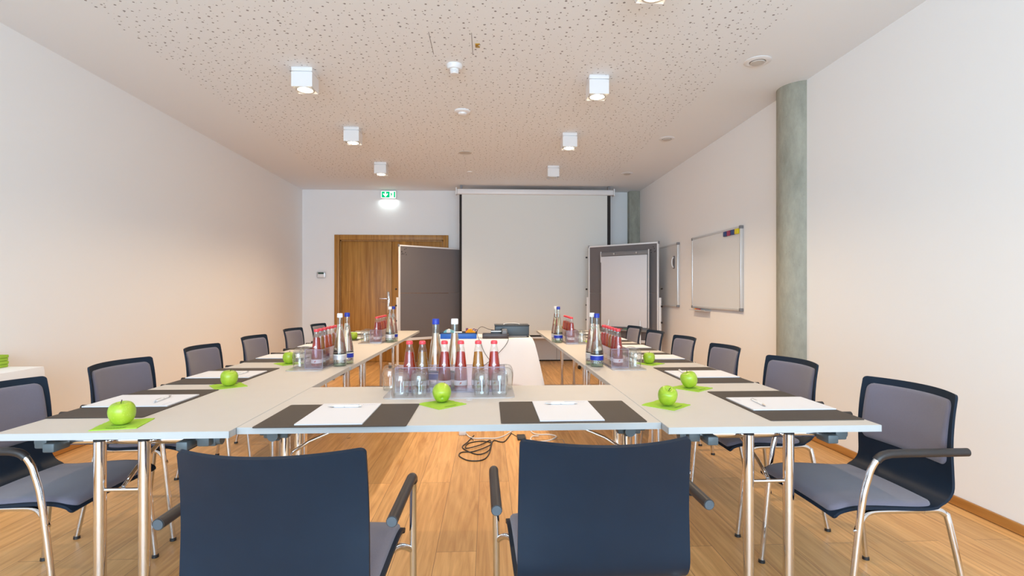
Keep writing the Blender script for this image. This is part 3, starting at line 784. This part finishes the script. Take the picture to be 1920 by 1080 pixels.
Ls = [2.38, 3.12, 3.99, 4.80, 5.58, 6.28]
Rs = [2.215, 3.03, 3.84, 4.60, 5.36, 6.12]
for k, y in enumerate(Ls):
    w = ordn[k]; x = -1.535+.0094*(y-2)
    padB((x, y, ZP), -PI/2, 'dark desk pad on the left row, '+w, GP)
    noteA((x-.010, y+.02, ZN), -PI/2, 'white notepad on the left row, '+w, GN)
    penP((x+.072, y+.02, ZPN), PI/2+(.08 if k == 0 else random.uniform(-.2, .2))+PI, 'white ballpoint pen on the left row notepad '+w, GE)
for k, y in enumerate(Rs):
    w = ordn[k]; x = 1.262-.0075*(y-2)
    padB((x, y, ZP), PI/2, 'dark desk pad on the right row, '+w, GP)
    noteA((x+.008, y-.002, ZN), PI/2, 'white notepad on the right row, '+w, GN)
    penP((x-.088, y-.012 if k == 0 else y+.05, ZPN), PI/2+(-.07 if k == 0 else random.uniform(-.2, .25)), 'white ballpoint pen on the right row notepad '+w, GE)

# napkins and apples
def napkin_proto():
    t = thing('napkin', '', 'napkin')
    def nk(b):
        n = 10; w = .075; g = []
        for j in range(n+1):
            row = []
            for i in range(n+1):
                x, y = -w+2*w*i/n, -w+2*w*j/n
                z = .0018+.0010*math.sin(x*60+1)*math.cos(y*47)+ (.002 if abs(x) > w*.95 or abs(y) > w*.95 else 0)*random.random()
                row.append(b.verts.new((x, y, max(.0009, z))))
            g.append(row)
        lo = [[b.verts.new((v.co.x, v.co.y, 0)) for v in r] for r in g]
        for j in range(n):
            for i in range(n):
                b.faces.new((g[j][i], g[j][i+1], g[j+1][i+1], g[j+1][i])); b.faces.new((lo[j][i], lo[j+1][i], lo[j+1][i+1], lo[j][i+1]))
        for i in range(n):
            for A, C in ((g[0], lo[0]), (g[n], lo[n])): b.faces.new((A[i], A[i+1], C[i+1], C[i]))
            b.faces.new((g[i][0], g[i+1][0], lo[i+1][0], lo[i][0])); b.faces.new((g[i][n], g[i+1][n], lo[i+1][n], lo[i][n]))
    part('sheet', M['napkin'], t, nk, 60)
    def ink(b):
        x = -.03
        while x < .03: l = random.uniform(.004, .009); box(b, x, x+l, -.058, -.054, .0028, .0032); x += l+.0025
    part('printed_line', M['napkin_ink'], t, ink)
    return t
napP = Placer(napkin_proto())
def apple_proto():
    t = thing('apple', '', 'apple')
    r = .0405
    prof = [(0, .006), (.004, .0045), (.010, .0008), (.018, .0008), (.027, .0055), (.035, .016), (.0400, .030), (.0415, .043), (.0405, .055), (.0362, .066), (.029, .0735), (.020, .0765), (.012, .075), (.006, .070), (0, .067)]
    P = catmull([(a, 0, c) for a, c in prof], 3)
    def ap(b):
        lathe(b, [(max(0, v.x), v.z) for v in P], 32)
        for v in b.verts:
            a = math.atan2(v.co.y, v.co.x); k = 1+.009*math.cos(5*a)*(.5+v.co.z/.08)
            v.co.x *= k; v.co.y *= k
    part('flesh', M['apple'], t, ap, 80)
    part('stem', M['stem'], t, lambda b: tube(b, [(0, 0, .068), (.001, 0, .076), (.005, 0, .086)], [.0012, .0012, .0018], 8))
    return t
appP = Placer(apple_proto())
def ap(x, y, rz, tilt, lab, nlab, nrz, s=1.0, noap=False):
    napP((x, y, TOP), nrz, nlab, 'lime green napkins')
    if noap: return
    o = appP((x, y+.002, TOP+.0027), rz, lab, 'green apples on napkins', (s, s, s))
    o.rotation_euler = (tilt[0], tilt[1], rz)
    # keep the lowest point of the tilted apple on the napkin
    m = o.rotation_euler.to_matrix(); f = [c for c in o.children if c.name.startswith('flesh')][0]
    o.location.z = TOP+.0027-min((m @ v.co).z for v in f.data.vertices)*s
ap(-1.349, 1.985, .3, (.10, -.08), 'green apple in front on the left row, largest in the photo', 'lime green napkin under the largest, nearest left apple', math.radians(11), 1.04)
ap(-.200, 2.278, 0, (-1.15, -.30), 'green apple lying tilted on the front table between the notepads', 'lime green napkin on the front table between the desk pads', math.radians(43), 1.0)
ap(.771, 2.216, 0, (.55, 0), 'green apple on the near right corner, its hollow facing the camera', 'lime green napkin on the near right table corner', math.radians(43), .98)
ap(1.039, 2.604, 0, (0, -.35), 'green apple second from the camera on the right row', 'lime green napkin under the second right apple', math.radians(40), 1.0)
ap(1.103, 3.511, 0, (0, 0), 'small-looking green apple with upright stem beside the right glasses', 'lime green napkin under the apple beside the right glasses', math.radians(40), .96)
ap(-1.354, 2.774, 0, (0, .1), 'green apple second from the camera on the left row', 'lime green napkin under the second left apple', math.radians(38), 1.0)
ap(-1.362, 3.625, 0, (0, 0), 'green apple touching the glasses on the left row', 'lime green napkin under the apple by the left glasses', math.radians(45), 1.0)
ap(-1.386, 5.427, 0, (0, 0), 'green apple on the far left table beside upturned glasses', 'lime green napkin on the far left table', math.radians(45), 1.0)
ap(.90, 6.22, 0, (0, 0), 'green apple at the far end of the right row behind the bottles', 'lime green napkin at the far end of the right row', math.radians(45), 1.0)
ap(.985, 5.09, 0, (0, 0), '', 'lime green napkin behind the far right glasses', math.radians(45), 1.0, True)

# ------------------------------------------------------------------ bottles and glasses
def juice_proto(mt):
    t = thing('juice_bottle', '', 'bottle')
    H = [(0, .0), (.030, 0), (.0325, .004), (.0328, .050), (.0315, .080), (.0285, .120), (.0245, .155), (.0210, .187), (.0175, .205), (.0150, .214), (.0145, .228), (0, .228)]
    part('glass_body', M['glass'], t, lambda b: lathe(b, [(v.x, v.z) for v in catmull([(a, 0, c) for a, c in H[1:-1]], 3)]+[(0, .228)], 28))
    L = [(0, .006), (.028, .006), (.0308, .010), (.0310, .050), (.0297, .080), (.0267, .120), (.0227, .155), (.0192, .187), (0, .187)]
    part('juice', M[mt], t, lambda b: lathe(b, L, 28))
    part('cap', M['cap_r'], t, lambda b: lathe(b, [(0, .226), (.0158, .226), (.0168, .229), (.0155, .240), (.012, .243), (0, .243)], 24))
    lb = part('label', M['label'], t, lambda b: lathe(b, [(.0331, .026), (.0335, .026), (.0335, .050), (.0331, .050)], 32, close=True))
    part('printed_mark', M['mark'], lb, lambda b: prism(b, [(-.003, .030), (.001, .037), (.006, .034), (.004, .040), (.009, .044), (.001, .043), (-.004, .038)], -.0348, -.0336))
    def chev(b):
        prism(b, [(-.010, .126), (0, .140), (.010, .126), (.008, .124), (0, .134), (-.008, .124)], -.0285, -.0272)
        prism(b, [(-.0012, .085), (.0012, .085), (.0012, .133), (-.0012, .133)], -.0325, -.0305)
    part('neck_emblem', M['frost'], t, chev)
    return t
def water_proto(capm, labm):
    t = thing('water_bottle', '', 'bottle')
    H = [(.039, 0), (.0425, .004), (.0430, .03), (.0430, .085), (.0400, .115), (.0350, .150), (.0302, .184), (.0250, .220), (.0208, .250), (.0175, .285), (.0165, .330)]
    part('glass_body', M['glass_g'], t, lambda b: lathe(b, [(0, 0)]+[(v.x, v.z) for v in catmull([(a, 0, c) for a, c in H], 3)]+[(0, .330)], 32))
    part('thick_base', M['base_g'], t, lambda b: lathe(b, [(0, .003), (.039, .003), (.0415, .010), (.041, .022), (.03, .018), (0, .014)], 32))
    L = [(0, .024), (.039, .024), (.0410, .030), (.0410, .085), (.0380, .115), (.0330, .150), (.0282, .184), (.0230, .220), (.0188, .250), (.0160, .278), (0, .278)]
    part('water', M['water'], t, lambda b: lathe(b, L, 32))
    part('cap', M[capm], t, lambda b: lathe(b, [(0, .322), (.0180, .322), (.0185, .326), (.0178, .347), (.016, .350), (0, .350)], 28))
    lb = part('label', M[labm], t, lambda b: lathe(b, [(.0434, .045), (.0439, .045), (.0439, .073), (.0434, .073)], 36, close=True))
    part('label_edge', M['label'], lb, lambda b: lathe(b, [(.0434, .0735), (.0439, .0735), (.0439, .080), (.0434, .080)], 36, close=True))
    return t
def glass_proto():
    t = thing('drinking_glass', '', 'glass')
    # upturned: rim at the bottom, rounded base on top
    o = [(.0335, .0005), (.0355, .010), (.0385, .040), (.0400, .065), (.0395, .085), (.0360, .103), (.0290, .116), (.0190, .1225), (0, .1235)]
    i = [(.0320, .0005), (.0338, .010), (.0365, .040), (.0378, .062), (.0368, .080), (.0325, .095), (.0240, .105), (.0120, .1085), (0, .109)]
    oo = [(v.x, v.z) for v in catmull([(a, 0, c) for a, c in o], 3)]; ii = [(v.x, v.z) for v in catmull([(a, 0, c) for a, c in i], 3)]
    part('bowl', M['glass'], t, lambda b: lathe(b, [(max(0, a), c) for a, c in oo]+[(max(0, a), c) for a, c in reversed(ii)]+[oo[0]], 36), 60)
    return t
jp = {m: Placer(juice_proto(m)) for m in ('red', 'amber', 'yellow')}
wp = {'b': Placer(water_proto('cap_b', 'label_b')), 'w': Placer(water_proto('cap_w', 'label_s'))}
gp = Placer(glass_proto())
def holder(label, loc, rz, L, W=.112):
    """clear box, long side along local x, front-left corner at the origin"""
    t = thing('bottle_holder', label, 'bottle holder', loc, rz, 'clear acrylic bottle holders')
    h, th = .12, .004
    part('front_wall', M['acryl'], t, lambda b: box(b, 0, L, 0, th, .004, h)); part('rear_wall', M['acryl'], t, lambda b: box(b, 0, L, W-th, W, .004, h))
    part('end_wall', M['acryl'], t, lambda b: box(b, 0, th, th, W-th, .004, h)); part('end_wall', M['acryl'], t, lambda b: box(b, L-th, L, th, W-th, .004, h))
    part('bottom', M['acryl_edge'], t, lambda b: box(b, 0, L, 0, W, 0, .004))
    def rim(b):
        for z0, z1 in ((h, h+.0025),):
            box(b, 0, L, 0, th, z0, z1); box(b, 0, L, W-th, W, z0, z1); box(b, 0, th, th, W-th, z0, z1); box(b, L-th, L, th, W-th, z0, z1)
        for x in (0, L-.003):
            for y in (-.0005, W-.0025): box(b, x, x+.003, y, y+.003, .004, h)
    part('polished_edge', M['acryl_edge'], t, rim)
    return t
def tray(label, x, y, rz, w, h, z=0):
    bm = B(); rbox(bm, w, h, 0, .005, min(w, h)*.12, 6); o = link('serving_tray', bm, M['tray']); tag(o, label, 'tray', 'thin white trays under the glasses'); o.location = (x, y, TOP); o.rotation_euler = (0, 0, rz); return o
TZ = TOP+.0051
tray('long white tray under the bottle holder on the front table', -.180, 2.553, 0, .61, .318)
holder('long clear bottle holder on the front table in the middle', (-.448, 2.525, TZ), 0, .531, .085)
BZ = TZ+.0041
cols = ['red', 'yellow', 'red', 'red', 'yellow', 'red']
names = {'red': 'red', 'yellow': 'yellow', 'amber': 'amber'}
place6 = ['first', 'second', 'third', 'fourth', 'fifth', 'sixth']
for x, c, w in zip((-.385, -.322, -.214, -.134, -.048, .030), cols, place6):
    jp[c]((x, 2.568, BZ), 0, names[c]+' juice bottle, '+w+' from the left on the front table', 'small juice bottles with red caps')
wp['b']((-.266, 2.662, TZ), 0, 'blue-capped water bottle behind the middle bottle holder', 'tall water bottles')
wp['w']((-.170, 2.662, TZ), 0, 'white-capped water bottle behind the middle bottle holder', 'tall water bottles')
GG = 'upturned drinking glasses'
for x, y, lb in ((-.4065, 2.45, 'upturned glass before the middle holder, first of four from the left'), (-.322, 2.452, 'upturned glass before the middle holder, second of four from the left'),
                 (-.030, 2.45, 'upturned glass before the middle holder, third of four from the left'), (.054, 2.45, 'upturned glass before the middle holder, fourth of four from the left')):
    gp((x, y, TZ), 0, lb, GG)
gp((-.492, 2.640, TOP), 0, 'upturned glass standing free at the left end of the middle holder', GG)
gp((.1265, 2.600, TOP+.0051 if False else TZ), 0, 'upturned glass at the right end of the middle holder', GG).location.x = .085+.001
tag(part('paper_tag', M['alu'], None, lambda b: lathe(b, [(0, 0), (.016, 0), (.016, .0012), (0, .0012)], 20)), 'small round grey tag on the front edge of the middle tray', 'tag').location = (-.085, 2.372, TOP)

def side_set(side, near, x0, y0, gpos, wpos, cset, L=.53, W=.112):
    where = ('left' if side < 0 else 'right')+' row, '+('near' if near else 'far')
    holder('clear bottle holder on the '+where+' set', (x0+W, y0, TZ), PI/2, L, W)
    tray('thin tray under the bottle holder of the '+where+' set', x0+W/2+(.045 if side > 0 else -.045), y0+.235, 0, W+.11, .62)
    ys = (.055, .135, .222, .300, .378, .465)
    for k, c in enumerate(cset):
        jp[c]((x0+W/2, y0+ys[k], BZ), 0, names[c]+' juice bottle, '+place6[k]+' from the front in the '+where+' holder', 'small juice bottles with red caps')
    for (x, y), c in zip(wpos, ('w', 'b') if side < 0 else ('b', 'w')):
        wp[c]((x, y, TOP), 0, ('blue' if c == 'b' else 'white')+'-capped water bottle beside the holder of the '+where+' set', 'tall water bottles')
    for k, (x, y) in enumerate(gpos):
        gp((x, y, TZ), 0, 'upturned glass of the '+where+' set, '+place6[k]+' from the front', GG)
side_set(-1, True, -1.160, 3.345, [(-1.215, 3.40), (-1.220, 3.53)], [(-.985, 3.505), (-.967, 3.615)], ['red', 'yellow', 'amber', 'amber', 'yellow', 'red'])
side_set(-1, False, -1.135, 5.045, [(-1.195, 5.10), (-1.197, 5.22)], [(-.958, 5.13), (-.945, 5.24)], ['red', 'red', 'amber', 'amber', 'red', 'amber'])
side_set(1, True, .790, 3.290, [(.948, 3.300), (.952, 3.42)], [(.718, 3.40), (.708, 3.51)], ['red', 'red', 'yellow', 'amber', 'red', 'red'])
side_set(1, False, .742, 4.885, [(.898, 4.93), (.902, 5.05)], [(.684, 5.03), (.674, 5.145)], ['red', 'amber', 'red', 'amber', 'red', 'amber'])

# ------------------------------------------------------------------ presenter's table, draped
def drape(b, x0, x1, y0, y1, ztop, zbot, flare, nseg=26):
    # perimeter points with rounded corners
    per = []
    r = .02
    def side(p, q, n):
        for k in range(n): per.append((p[0]+(q[0]-p[0])*k/n, p[1]+(q[1]-p[1])*k/n))
    for p, q in (((x0, y0), (x1, y0)), ((x1, y0), (x1, y1)), ((x1, y1), (x0, y1)), ((x0, y1), (x0, y0))): side(p, q, nseg)
    cx, cy = (x0+x1)/2, (y0+y1)/2; hw, hh = (x1-x0)/2, (y1-y0)/2
    levels = 14; rings = []
    for j in range(levels+1):
        t = j/levels; ring = []
        for i, (x, y) in enumerate(per):
            u, v = (x-cx)/hw, (y-cy)/hh
            corner = (min(abs(u), 1)*min(abs(v), 1))**7*(1 if u > 0 else .3)
            a = math.atan2(v, u)
            fold = math.sin(i*.55)*.010*t*(.4+corner*2)
            out = .004+t*.014+flare*corner*t**.8+fold
            nx, ny = (u if abs(u) > .999 else 0), (v if abs(v) > .999 else 0)
            if corner > .05 and not (nx and ny): nx += (u*corner*.9 if not nx else 0); ny += (v*corner*.9 if not ny else 0)
            l = math.hypot(nx, ny) or 1
            z = ztop-(.004 if j else 0)*0-(ztop-zbot)*t - .10*corner*t + .006*math.sin(i*.4)*t
            ring.append(b.verts.new((x+nx/l*out*(0 if j == 0 else 1), y+ny/l*out*(0 if j == 0 else 1), z)))
        rings.append(ring)
    n = len(per)
    for j in range(levels):
        for i in range(n): b.faces.new((rings[j][i], rings[j+1][i], rings[j+1][(i+1) % n], rings[j][(i+1) % n]))
    b.faces.new(rings[0])
PX0, PX1, PY0, PY1 = -.585, .470, 5.43, 6.10
t = thing('presenter_table', 'small table under a white cloth, carrying the projector', 'table', ((PX0+PX1)/2, (PY0+PY1)/2, 0))
hw, hh = (PX1-PX0)/2-.004, (PY1-PY0)/2-.004
part('tabletop', M['lam'], t, lambda b: box(b, -hw, hw, -hh, hh, .712, .735))
for sx in (-1, 1):
    for sy in (-1, 1):
        part('leg', M['chrome'], t, lambda b: tube(b, [(sx*(hw-.06), sy*(hh-.06), 0), (sx*(hw-.06), sy*(hh-.06), .712)], .014, 12))
bm = B(); drape(bm, PX0, PX1, PY0, PY1, .7375, .25, .15)
o = link('tablecloth', bm, M['cloth'], None, 50); tag(o, 'white cloth hanging over the presenter table below the screen', 'tablecloth')
sm = o.modifiers.new('thickness', 'SOLIDIFY'); sm.thickness = .0015; sm.offset = 1
ZT = .7392
# projector
t = thing('projector', 'slate blue projector standing on the white cloth', 'projector', (.262, 5.78, ZT), math.radians(0))
part('casing', M['proj'], t, lambda b: box(b, -.187, .187, -.13, .13, .012, .128, .010, 3))
part('front_plate', M['proj_d'], t, lambda b: box(b, -.19, .19, -.135, -.12, .122, .134, .004))
part('top_cover', M['proj_d'], t, lambda b: box(b, -.192, .192, -.134, .134, .124, .132, .003))
part('carry_handle', M['alu'], t, lambda b: tube(b, [(-.09, 0, .130), (-.07, 0, .142), (0, 0, .146), (.07, 0, .142), (.09, 0, .130)], .005, 8, smooth=3))
part('lens_ring', M['black'], t, lambda b: tube(b, [(-.10, -.13, .07), (-.10, -.15, .07)], .035, 24))
part('lower_tray', M['grey_m'], t, lambda b: box(b, -.14, .16, -.16, .10, .004, .016, .004))
for sx in (-1, 1): part('foot', M['black'], t, lambda b: box(b, sx*.172-.012, sx*.172+.012, -.14, -.11, 0, .03, .003))
# black tray with device
t = thing('equipment_tray', 'dark brown plastic tray left of the projector', 'tray', (.080, 5.56, ZT))
part('tray_body', M['brown'], t, lambda b: (box(b, -.135, .135, -.07, .07, 0, .008, .003), box(b, -.14, -.13, -.075, .075, .004, .05, .003), box(b, .13, .14, -.075, .075, .004, .05, .003), box(b, -.14, .14, -.08, -.07, .004, .05, .003), box(b, -.14, .14, .07, .08, .004, .05, .003)))
t = thing('media_device', 'small black glossy box lying in the dark tray', 'device', (.085, 5.56, ZT+.0085))
part('casing', M['black'], t, lambda b: box(b, -.055, .055, -.045, .045, 0, .075, .006))
part('silver_edge', M['alu'], t, lambda b: box(b, -.056, .056, -.046, -.040, .064, .072))
t = thing('power_adapter', 'rounded grey power adapter in the dark tray by the projector', 'adapter', (.178 if False else .176, 5.56, ZT+.0085))
part('casing', M['grey_m'], t, lambda b: box(b, -.030, .030, -.04, .04, 0, .085, .014, 3))
part('lid', M['steel'], t, lambda b: box(b, -.026, .026, -.036, .036, .085, .089, .002))
# blue organiser
t = thing('stationery_box', 'flat blue plastic box of moderation supplies on the white cloth', 'box', (-.312, 5.60, ZT))
part('box_body', M['blue'], t, lambda b: (box(b, -.185, .185, -.11, .11, 0, .008), box(b, -.19, -.18, -.115, .115, 0, .055, .002), box(b, .18, .19, -.115, .115, 0, .055, .002), box(b, -.19, .19, -.12, -.11, 0, .055, .002), box(b, -.19, .19, .11, .12, 0, .055, .002)))
part('dark_insert', M['navy'], t, lambda b: (box(b, -.178, .178, -.108, .108, .009, .045), box(b, -.192, .192, -.122, -.110, .055, .064), box(b, .180, .192, -.122, .122, .055, .064), box(b, -.192, -.180, -.122, .122, .055, .064)))
ZB = ZT+.0455
t = thing('tape_dispenser', 'turquoise tape dispenser at the left end of the blue box', 'tape dispenser', (-.415, 5.58, ZB))
part('body', M['cyan'], t, lambda b: prism(b, [(-.06, 0), (.06, 0), (.05, .03), (.02, .045), (-.03, .045), (-.055, .028)], -.03, .03))
part('roll', M['label'], t, lambda b: tube(b, [(-.005, -.034, .03), (-.005, .034, .03)], .022, 18))
tag(part('sponge', M['orange'], None, lambda b: prism(b, [(-.058, 0), (.058, 0), (.05, .022), (.022, .032), (.012, .052), (-.02, .050), (-.045, .028)], -.035, .035)), 'orange sponge lying in the blue box', 'sponge').location = (-.188, 5.58, ZB)
for k, (x, mt, a, lb) in enumerate(((-.31, 'pen_w', .1, 'white marker lying across the blue box'), (-.275, 'brown', -.1, 'dark brown marker in the blue box beside the sponge'))):
    o = thing('marker', lb, 'marker', (x, 5.60+.05*k, ZB+.012), a, 'markers in the blue box')
    part('barrel', M[mt], o, lambda b: tube(b, [(-.07, 0, 0), (.03, 0, 0)], .011, 12)); part('cap', M['black'] if k == 0 else M['redp'], o, lambda b: tube(b, [(.03, 0, 0), (.065, 0, 0)], .012, 12))
tag(part('glue_stick', M['purple'], None, lambda b: tube(b, [(0, 0, 0), (0, 0, .055)], .013, 14)), 'purple glue stick standing in the blue box', 'glue stick').location = (-.228, 5.66, ZB)
tag(part('scissors', [M['purple'], M['steel']], None, lambda b: (tube(b, [(.012*math.cos(a*.52), 0, .035+.015*math.sin(a*.52)) for a in range(13)], .004, 8), tube(b, [(.024+.012*math.cos(a*.52), .01, .028+.013*math.sin(a*.52)) for a in range(13)], .004, 8), box(b, .008, .016, .002, .006, .0, .022, mi=1))), 'purple-handled scissors at the right end of the blue box', 'scissors').location = (-.152, 5.64, ZB)

# cables over the cloth
def cable(name, label, pts, r, mt, sm=5):
    return tag(part(name, M[mt], None, lambda b: tube(b, pts, r, 8, smooth=sm), 80), label, 'cable')
YF = PY0-.013
cable('power_cable', 'black cable looping from the dark tray down the cloth to the left', [(.06, 5.55, ZT+.085), (.0, 5.52, .84), (-.07, 5.50, .865), (-.115, 5.46, .82), (-.10, YF, .755), (-.075, YF-.012, .70), (-.035, YF-.022, .60), (.04, YF-.024, .50), (.10, YF-.03, .44), (.13, YF-.034, .30), (.12, YF-.04, .12), (.05, 5.2, .006), (-.15, 4.9, .006), (-.20, 4.6, .006), (-.12, 4.3, .006)], .0028, 'black')
cable('video_cable', 'black cable crossing the cloth front from the right of the tray', [(.20, 5.50, ZT+.05), (.215, 5.46, .76), (.205, YF-.004, .715), (.16, YF-.016, .65), (.06, YF-.026, .55), (-.05, YF-.026, .46), (-.12, YF-.030, .38), (-.13, YF-.036, .2), (-.10, 5.33, .010), (-.02, 5.1, .006), (.12, 4.9, .006)], .0028, 'black')
# floor cables seen under the front table
r = .0045
cable('power_cable', 'black cable coiled in loose loops on the floor under the front table', [(-.12, 4.45, r), (-.17, 4.25, r), (-.20, 4.10, r), (-.08, 3.93, r), (.01, 4.02, .010), (.02, 4.30, r), (-.06, 4.15, .012), (-.17, 4.07, .010), (-.16, 4.22, r), (-.05, 4.28, r), (.03, 4.20, .010), (-.02, 4.08, .012), (-.12, 4.00, r), (-.20, 3.99, r), (-.215, 3.90, r), (-.14, 3.79, r), (-.04, 3.80, r), (.01, 3.95, r), (.04, 4.28, r), (.10, 4.25, r), (.14, 4.27, r), (.20, 4.50, r)], r, 'black', 4)
cable('extension_cable', 'white cable lying along the floor under the front table', [(-.22, 4.62, .005), (-.14, 4.38, .005), (-.02, 4.36, .005), (.09, 4.37, .005), (.20, 4.55, .005), (.30, 4.85, .005)], .006, 'cable_w')
cable('extension_cable', 'white cable loop lying beside the floor socket', [(.36, 4.75, .005), (.40, 4.48, .005), (.53, 4.45, .005), (.58, 4.38, .005), (.50, 4.27, .005), (.40, 4.24, .005), (.355, 4.30, .005), (.38, 4.40, .005), (.43, 4.38, .014)], .006, 'cable_w')
t = thing('floor_socket', 'square floor socket hatch set in the planks under the front table', 'floor socket', (0, 0, 0))
def fs(b):
    for x0, x1, y0, y1 in ((.30, .305, 3.75, 4.5), (.62, .625, 3.78, 4.31), (.30, .625, 4.305, 4.31), (.30, .625, 3.775, 3.78)): box(b, x0, x1, y0, y1, .0004, .0012)
part('hatch_edge', M['grey_m'], t, fs)
part('cable_outlet', M['black'], t, lambda b: box(b, .245, .315, 4.30, 4.42, .0005, .02, .004))
tag(part('power_plug', M['cable_w'], None, lambda b: box(b, -.25, -.19, 4.47, 4.55, 0, .035, .006)), 'white plug block at the left end of the floor cable', 'plug')
cable('socket_cable', 'thin dark cable running to the floor socket outlet', [(.20, 4.52, .004), (.24, 4.42, .004), (.28, 4.38, .012)], .003, 'black')

# ------------------------------------------------------------------ side buffet at the left wall
t = thing('buffet_table', 'narrow table against the left wall under a white cloth', 'table', (0, 0, 0))
part('tabletop', M['lam'], t, lambda b: box(b, -3.22, -2.90, 2.02, 3.50, .72, .744))
for x in (-3.19, -2.93):
    for y in (2.06, 3.46): part('leg', M['chrome'], t, lambda b: tube(b, [(x, y, 0), (x, y, .72)], .013, 10))
bm = B(); drape(bm, -3.222, -2.888, 2.01, 3.515, .747, .30, .0)
o = link('tablecloth', bm, M['cloth'], None, 50); tag(o, 'white cloth over the narrow side table at the left wall', 'tablecloth')
for k in range(4):
    tag(part('napkin', M['napkin'], None, lambda b: box(b, -3.235, -3.095+.004*(k % 2), 3.36, 3.50, .7485+k*.020, .7485+k*.020+.0195, .004)),
        'folded lime napkin on the side table, '+('lowest', 'second lowest', 'third lowest', 'topmost')[k]+' of the pile', 'napkin', 'pile of lime napkins')

# ------------------------------------------------------------------ light
ld = bpy.data.lights.new('daylight', 'AREA'); ld.shape = 'RECTANGLE'; ld.size = W1-W0; ld.size_y = 2.7; ld.energy = 430; ld.color = (.60, .82, 1.0)
lo = bpy.data.objects.new('daylight', ld); COL.objects.link(lo); lo.location = ((W0+W1)/2, YN-.25, 1.5); lo.rotation_euler = (PI/2, 0, 0)
w = bpy.data.worlds.new('world'); SC.world = w; w.use_nodes = True
w.node_tree.nodes['Background'].inputs[0].default_value = (.72, .85, 1, 1); w.node_tree.nodes['Background'].inputs[1].default_value = 1.2

# ------------------------------------------------------------------ camera and view
cd = bpy.data.cameras.new('camera'); co = bpy.data.objects.new('camera', cd); COL.objects.link(co)
co.location = (0, 0, CAM_H); co.rotation_euler = (PI/2, 0, -math.atan(45/973))
cd.sensor_width = 36; cd.lens = 973/1920*36; cd.shift_y = 8/1920; cd.clip_start = .05
SC.camera = co
SC.view_settings.view_transform = 'Standard'; SC.view_settings.look = 'None'; SC.view_settings.exposure = 0.29; SC.view_settings.gamma = 1; SC.view_settings.use_curve_mapping = False
cy = SC.cycles
cy.use_denoising = True
try: cy.denoiser = 'OPENIMAGEDENOISE'
except Exception: pass
cy.max_bounces = 12; cy.diffuse_bounces = 6; cy.glossy_bounces = 4; cy.transmission_bounces = 8; cy.transparent_max_bounces = 24
cy.caustics_reflective = False; cy.caustics_refractive = False; cy.sample_clamp_indirect = 6
